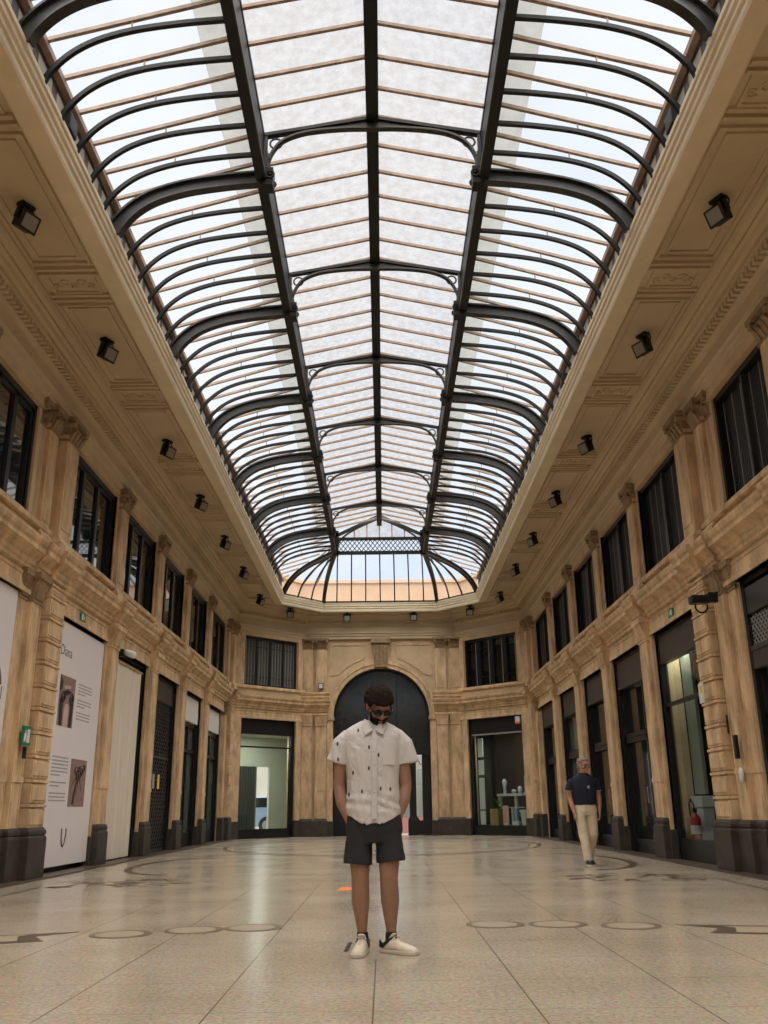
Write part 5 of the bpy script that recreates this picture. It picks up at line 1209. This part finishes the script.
mb = MB(); mb.loft([ell_ring(at(0, 0.02, z), rx, ry, 36) for z, rx, ry in ((0.925, 0.178, 0.135), (0.98, 0.182, 0.138), (1.08, 0.184, 0.140), (1.2, 0.196, 0.135), (1.27, 0.205, 0.124), (1.325, 0.200, 0.108), (1.365, 0.165, 0.092), (1.40, 0.11, 0.076), (1.425, 0.074, 0.066))])
for s, p in ((-1, [(-0.165, 0.02, 1.31), (-0.212, 0.022, 1.24), (-0.245, 0.026, 1.145)]), (1, [(0.165, 0.02, 1.31), (0.205, 0.025, 1.24), (0.231, 0.034, 1.145)])):
    mb.tube([at(*q) for q in p], [(0.066, 0.068), (0.066, 0.074), (0.062, 0.076)], 20)
polo = fuse(mb, 'polo_shirt', 'navy', wk, 0.006, 5, 0.004, 0.08)
m = MB()
for s in (-1, 1):
    A = [(s*0.008, -0.085, 1.345), (s*0.05, -0.088, 1.315), (s*0.078, -0.04, 1.375), (s*0.066, 0.01, 1.425), (s*0.045, -0.03, 1.415)]
    pts = [at(*p) for p in A]; back = [p+Vector((-s*0.006, 0.012, -0.004)) for p in pts]; n = 5
    m.add(pts+back, [tuple(range(n)), tuple(range(n, 2*n))[::-1]]+[(i, (i+1) % n, n+(i+1) % n, n+i) for i in range(n)])
m.build('collar', 'navy', polo, bevel=0.003)
m = MB(); m.ball(at(0.045, -0.118, 1.20), (0.022, 0.004, 0.026), None, 12, 7); m.build('chest_emblem', 'inkl', polo)
m = MB()
for x0, y0, x1, y1 in ((-0.247, 0.024, 0.060, 0.074), (0.2325, 0.034, 0.060, 0.074)):
    m.tube([at(x0, y0, 1.150), at(x0, y0, 1.138)], [(x1+0.004, y1+0.004)]*2, 20)
m.build('sleeve_band', 'inkl', polo)
mb = MB(); mb.loft([ell_ring(at(0, 0.02, z), rx, ry, 36) for z, rx, ry in ((0.76, 0.165, 0.115), (0.82, 0.180, 0.128), (0.90, 0.176, 0.126), (0.96, 0.165, 0.118))])
mb.tube([at(*q) for q in [(-0.085, 0.02, 0.82), (-0.085, -0.005, 0.66), (-0.073, -0.035, 0.46), (-0.058, -0.085, 0.27), (-0.048, -0.115, 0.075)]], [(0.092, 0.115), (0.086, 0.098), (0.080, 0.086), (0.074, 0.082), (0.070, 0.086)], 24)
mb.tube([at(*q) for q in [(0.085, 0.02, 0.82), (0.092, 0.01, 0.66), (0.086, 0.005, 0.47), (0.060, 0.10, 0.29), (0.038, 0.19, 0.13)]], [(0.092, 0.115), (0.087, 0.098), (0.082, 0.086), (0.074, 0.08), (0.068, 0.078)], 24)
fuse(mb, 'trousers', 'khaki', wk, 0.006, 4, 0.006, 0.075)
m = MB(); m.tube([at(0, 0.02, 0.925), at(0, 0.02, 0.955)], [(0.180, 0.130)]*2, 32); m.build('belt', 'wood', wk)
shoe(wk, at(-0.045, -0.135, 0.0), math.radians(-3), 'navy', 'sole', None, L=0.285)
shoe(wk, at(0.035, 0.20, 0.035), math.radians(8), 'navy', 'sole', None, L=0.285, lift=math.radians(14))
# ------------------------------------------------------------------ camera
f, t_, y_, r_, cx_, h_ = 900.0, 0.3186, 0.0035, -0.0118, 0.062, 0.898
fw = Vector((sin(y_)*cos(t_), cos(y_)*cos(t_), sin(t_))); rt_ = fw.cross(Vector((0, 0, 1))).normalized(); up_ = rt_.cross(fw)
R1 = rt_*cos(r_)+up_*sin(r_); U1 = up_*cos(r_)-rt_*sin(r_)
cd_ = bpy.data.cameras.new('camera'); cam = bpy.data.objects.new('camera', cd_); COL.objects.link(cam)
cam.matrix_world = Matrix(((R1.x, U1.x, -fw.x, cx_), (R1.y, U1.y, -fw.y, 0.0), (R1.z, U1.z, -fw.z, h_), (0, 0, 0, 1)))
cd_.sensor_fit = 'VERTICAL'; cd_.sensor_height = 36.0; cd_.lens = 36.0*f/1024; cd_.clip_end = 300
sc.camera = cam
# ------------------------------------------------------------------ light
w = bpy.data.worlds.new('overcast_sky'); sc.world = w; w.use_nodes = True; nt = w.node_tree; bg = nt.nodes['Background']
tc = nd(nt, 'ShaderNodeTexCoord'); n1 = nd(nt, 'ShaderNodeTexNoise', Scale=2.2, Detail=5.0); nt.links.new(tc.outputs['Generated'], n1.inputs['Vector'])
rp = nd(nt, 'ShaderNodeValToRGB'); rp.color_ramp.elements[0].position = 0.34; rp.color_ramp.elements[1].position = 0.54
rp.color_ramp.elements[0].color = (0.72, 0.83, 0.99, 1); rp.color_ramp.elements[1].color = (0.93, 0.96, 1.0, 1)
nt.links.new(n1.outputs['Fac'], rp.inputs['Fac']); nt.links.new(rp.outputs['Color'], bg.inputs['Color']); bg.inputs['Strength'].default_value = 1.0
def lamp(name, kind, loc, energy, col=(1, 1, 1), **kw):
    l = bpy.data.lights.new(name, kind); l.energy = energy; l.color = col
    for k, v in kw.items(): setattr(l, k, v)
    o = bpy.data.objects.new(name, l); COL.objects.link(o); o.location = loc; return o
s_ = lamp('sun_fill', 'SUN', (0, 10, 30), 8.4, (1.0, 0.98, 0.94), angle=math.radians(100)); s_.rotation_euler = (math.radians(10), math.radians(3), 0)  # very wide soft sun, added to brighten the hall under the overcast sky
p = F['far_left'](1.9, -0.42, 3.44); lamp('shop_fill', 'AREA', p, 45, (0.97, 1.0, 0.93), size=0.5)  # added light behind the fascia, out of view, brightening the left corner shop
p = F['far_right'](1.7, -0.42, 3.47); lamp('shop_fill', 'AREA', p, 18, (1.0, 0.95, 0.85), size=0.5)  # added hidden light for the goods in the right corner shop
p = RT(16.3, -0.26, 3.72); lamp('shop_fill', 'AREA', p, 12, (0.95, 1.0, 0.9), size=0.25)  # unseen light added so the show window's contents read
sc.view_settings.view_transform = 'Standard'; sc.view_settings.look = 'None'; sc.view_settings.gamma = 1.0; sc.view_settings.use_curve_mapping = False
sc.view_settings.exposure = 0.0
sc.cycles.use_denoising = True; sc.cycles.transparent_max_bounces = 16; sc.cycles.max_bounces = 10; sc.cycles.diffuse_bounces = 6; sc.cycles.sample_clamp_indirect = 6.0
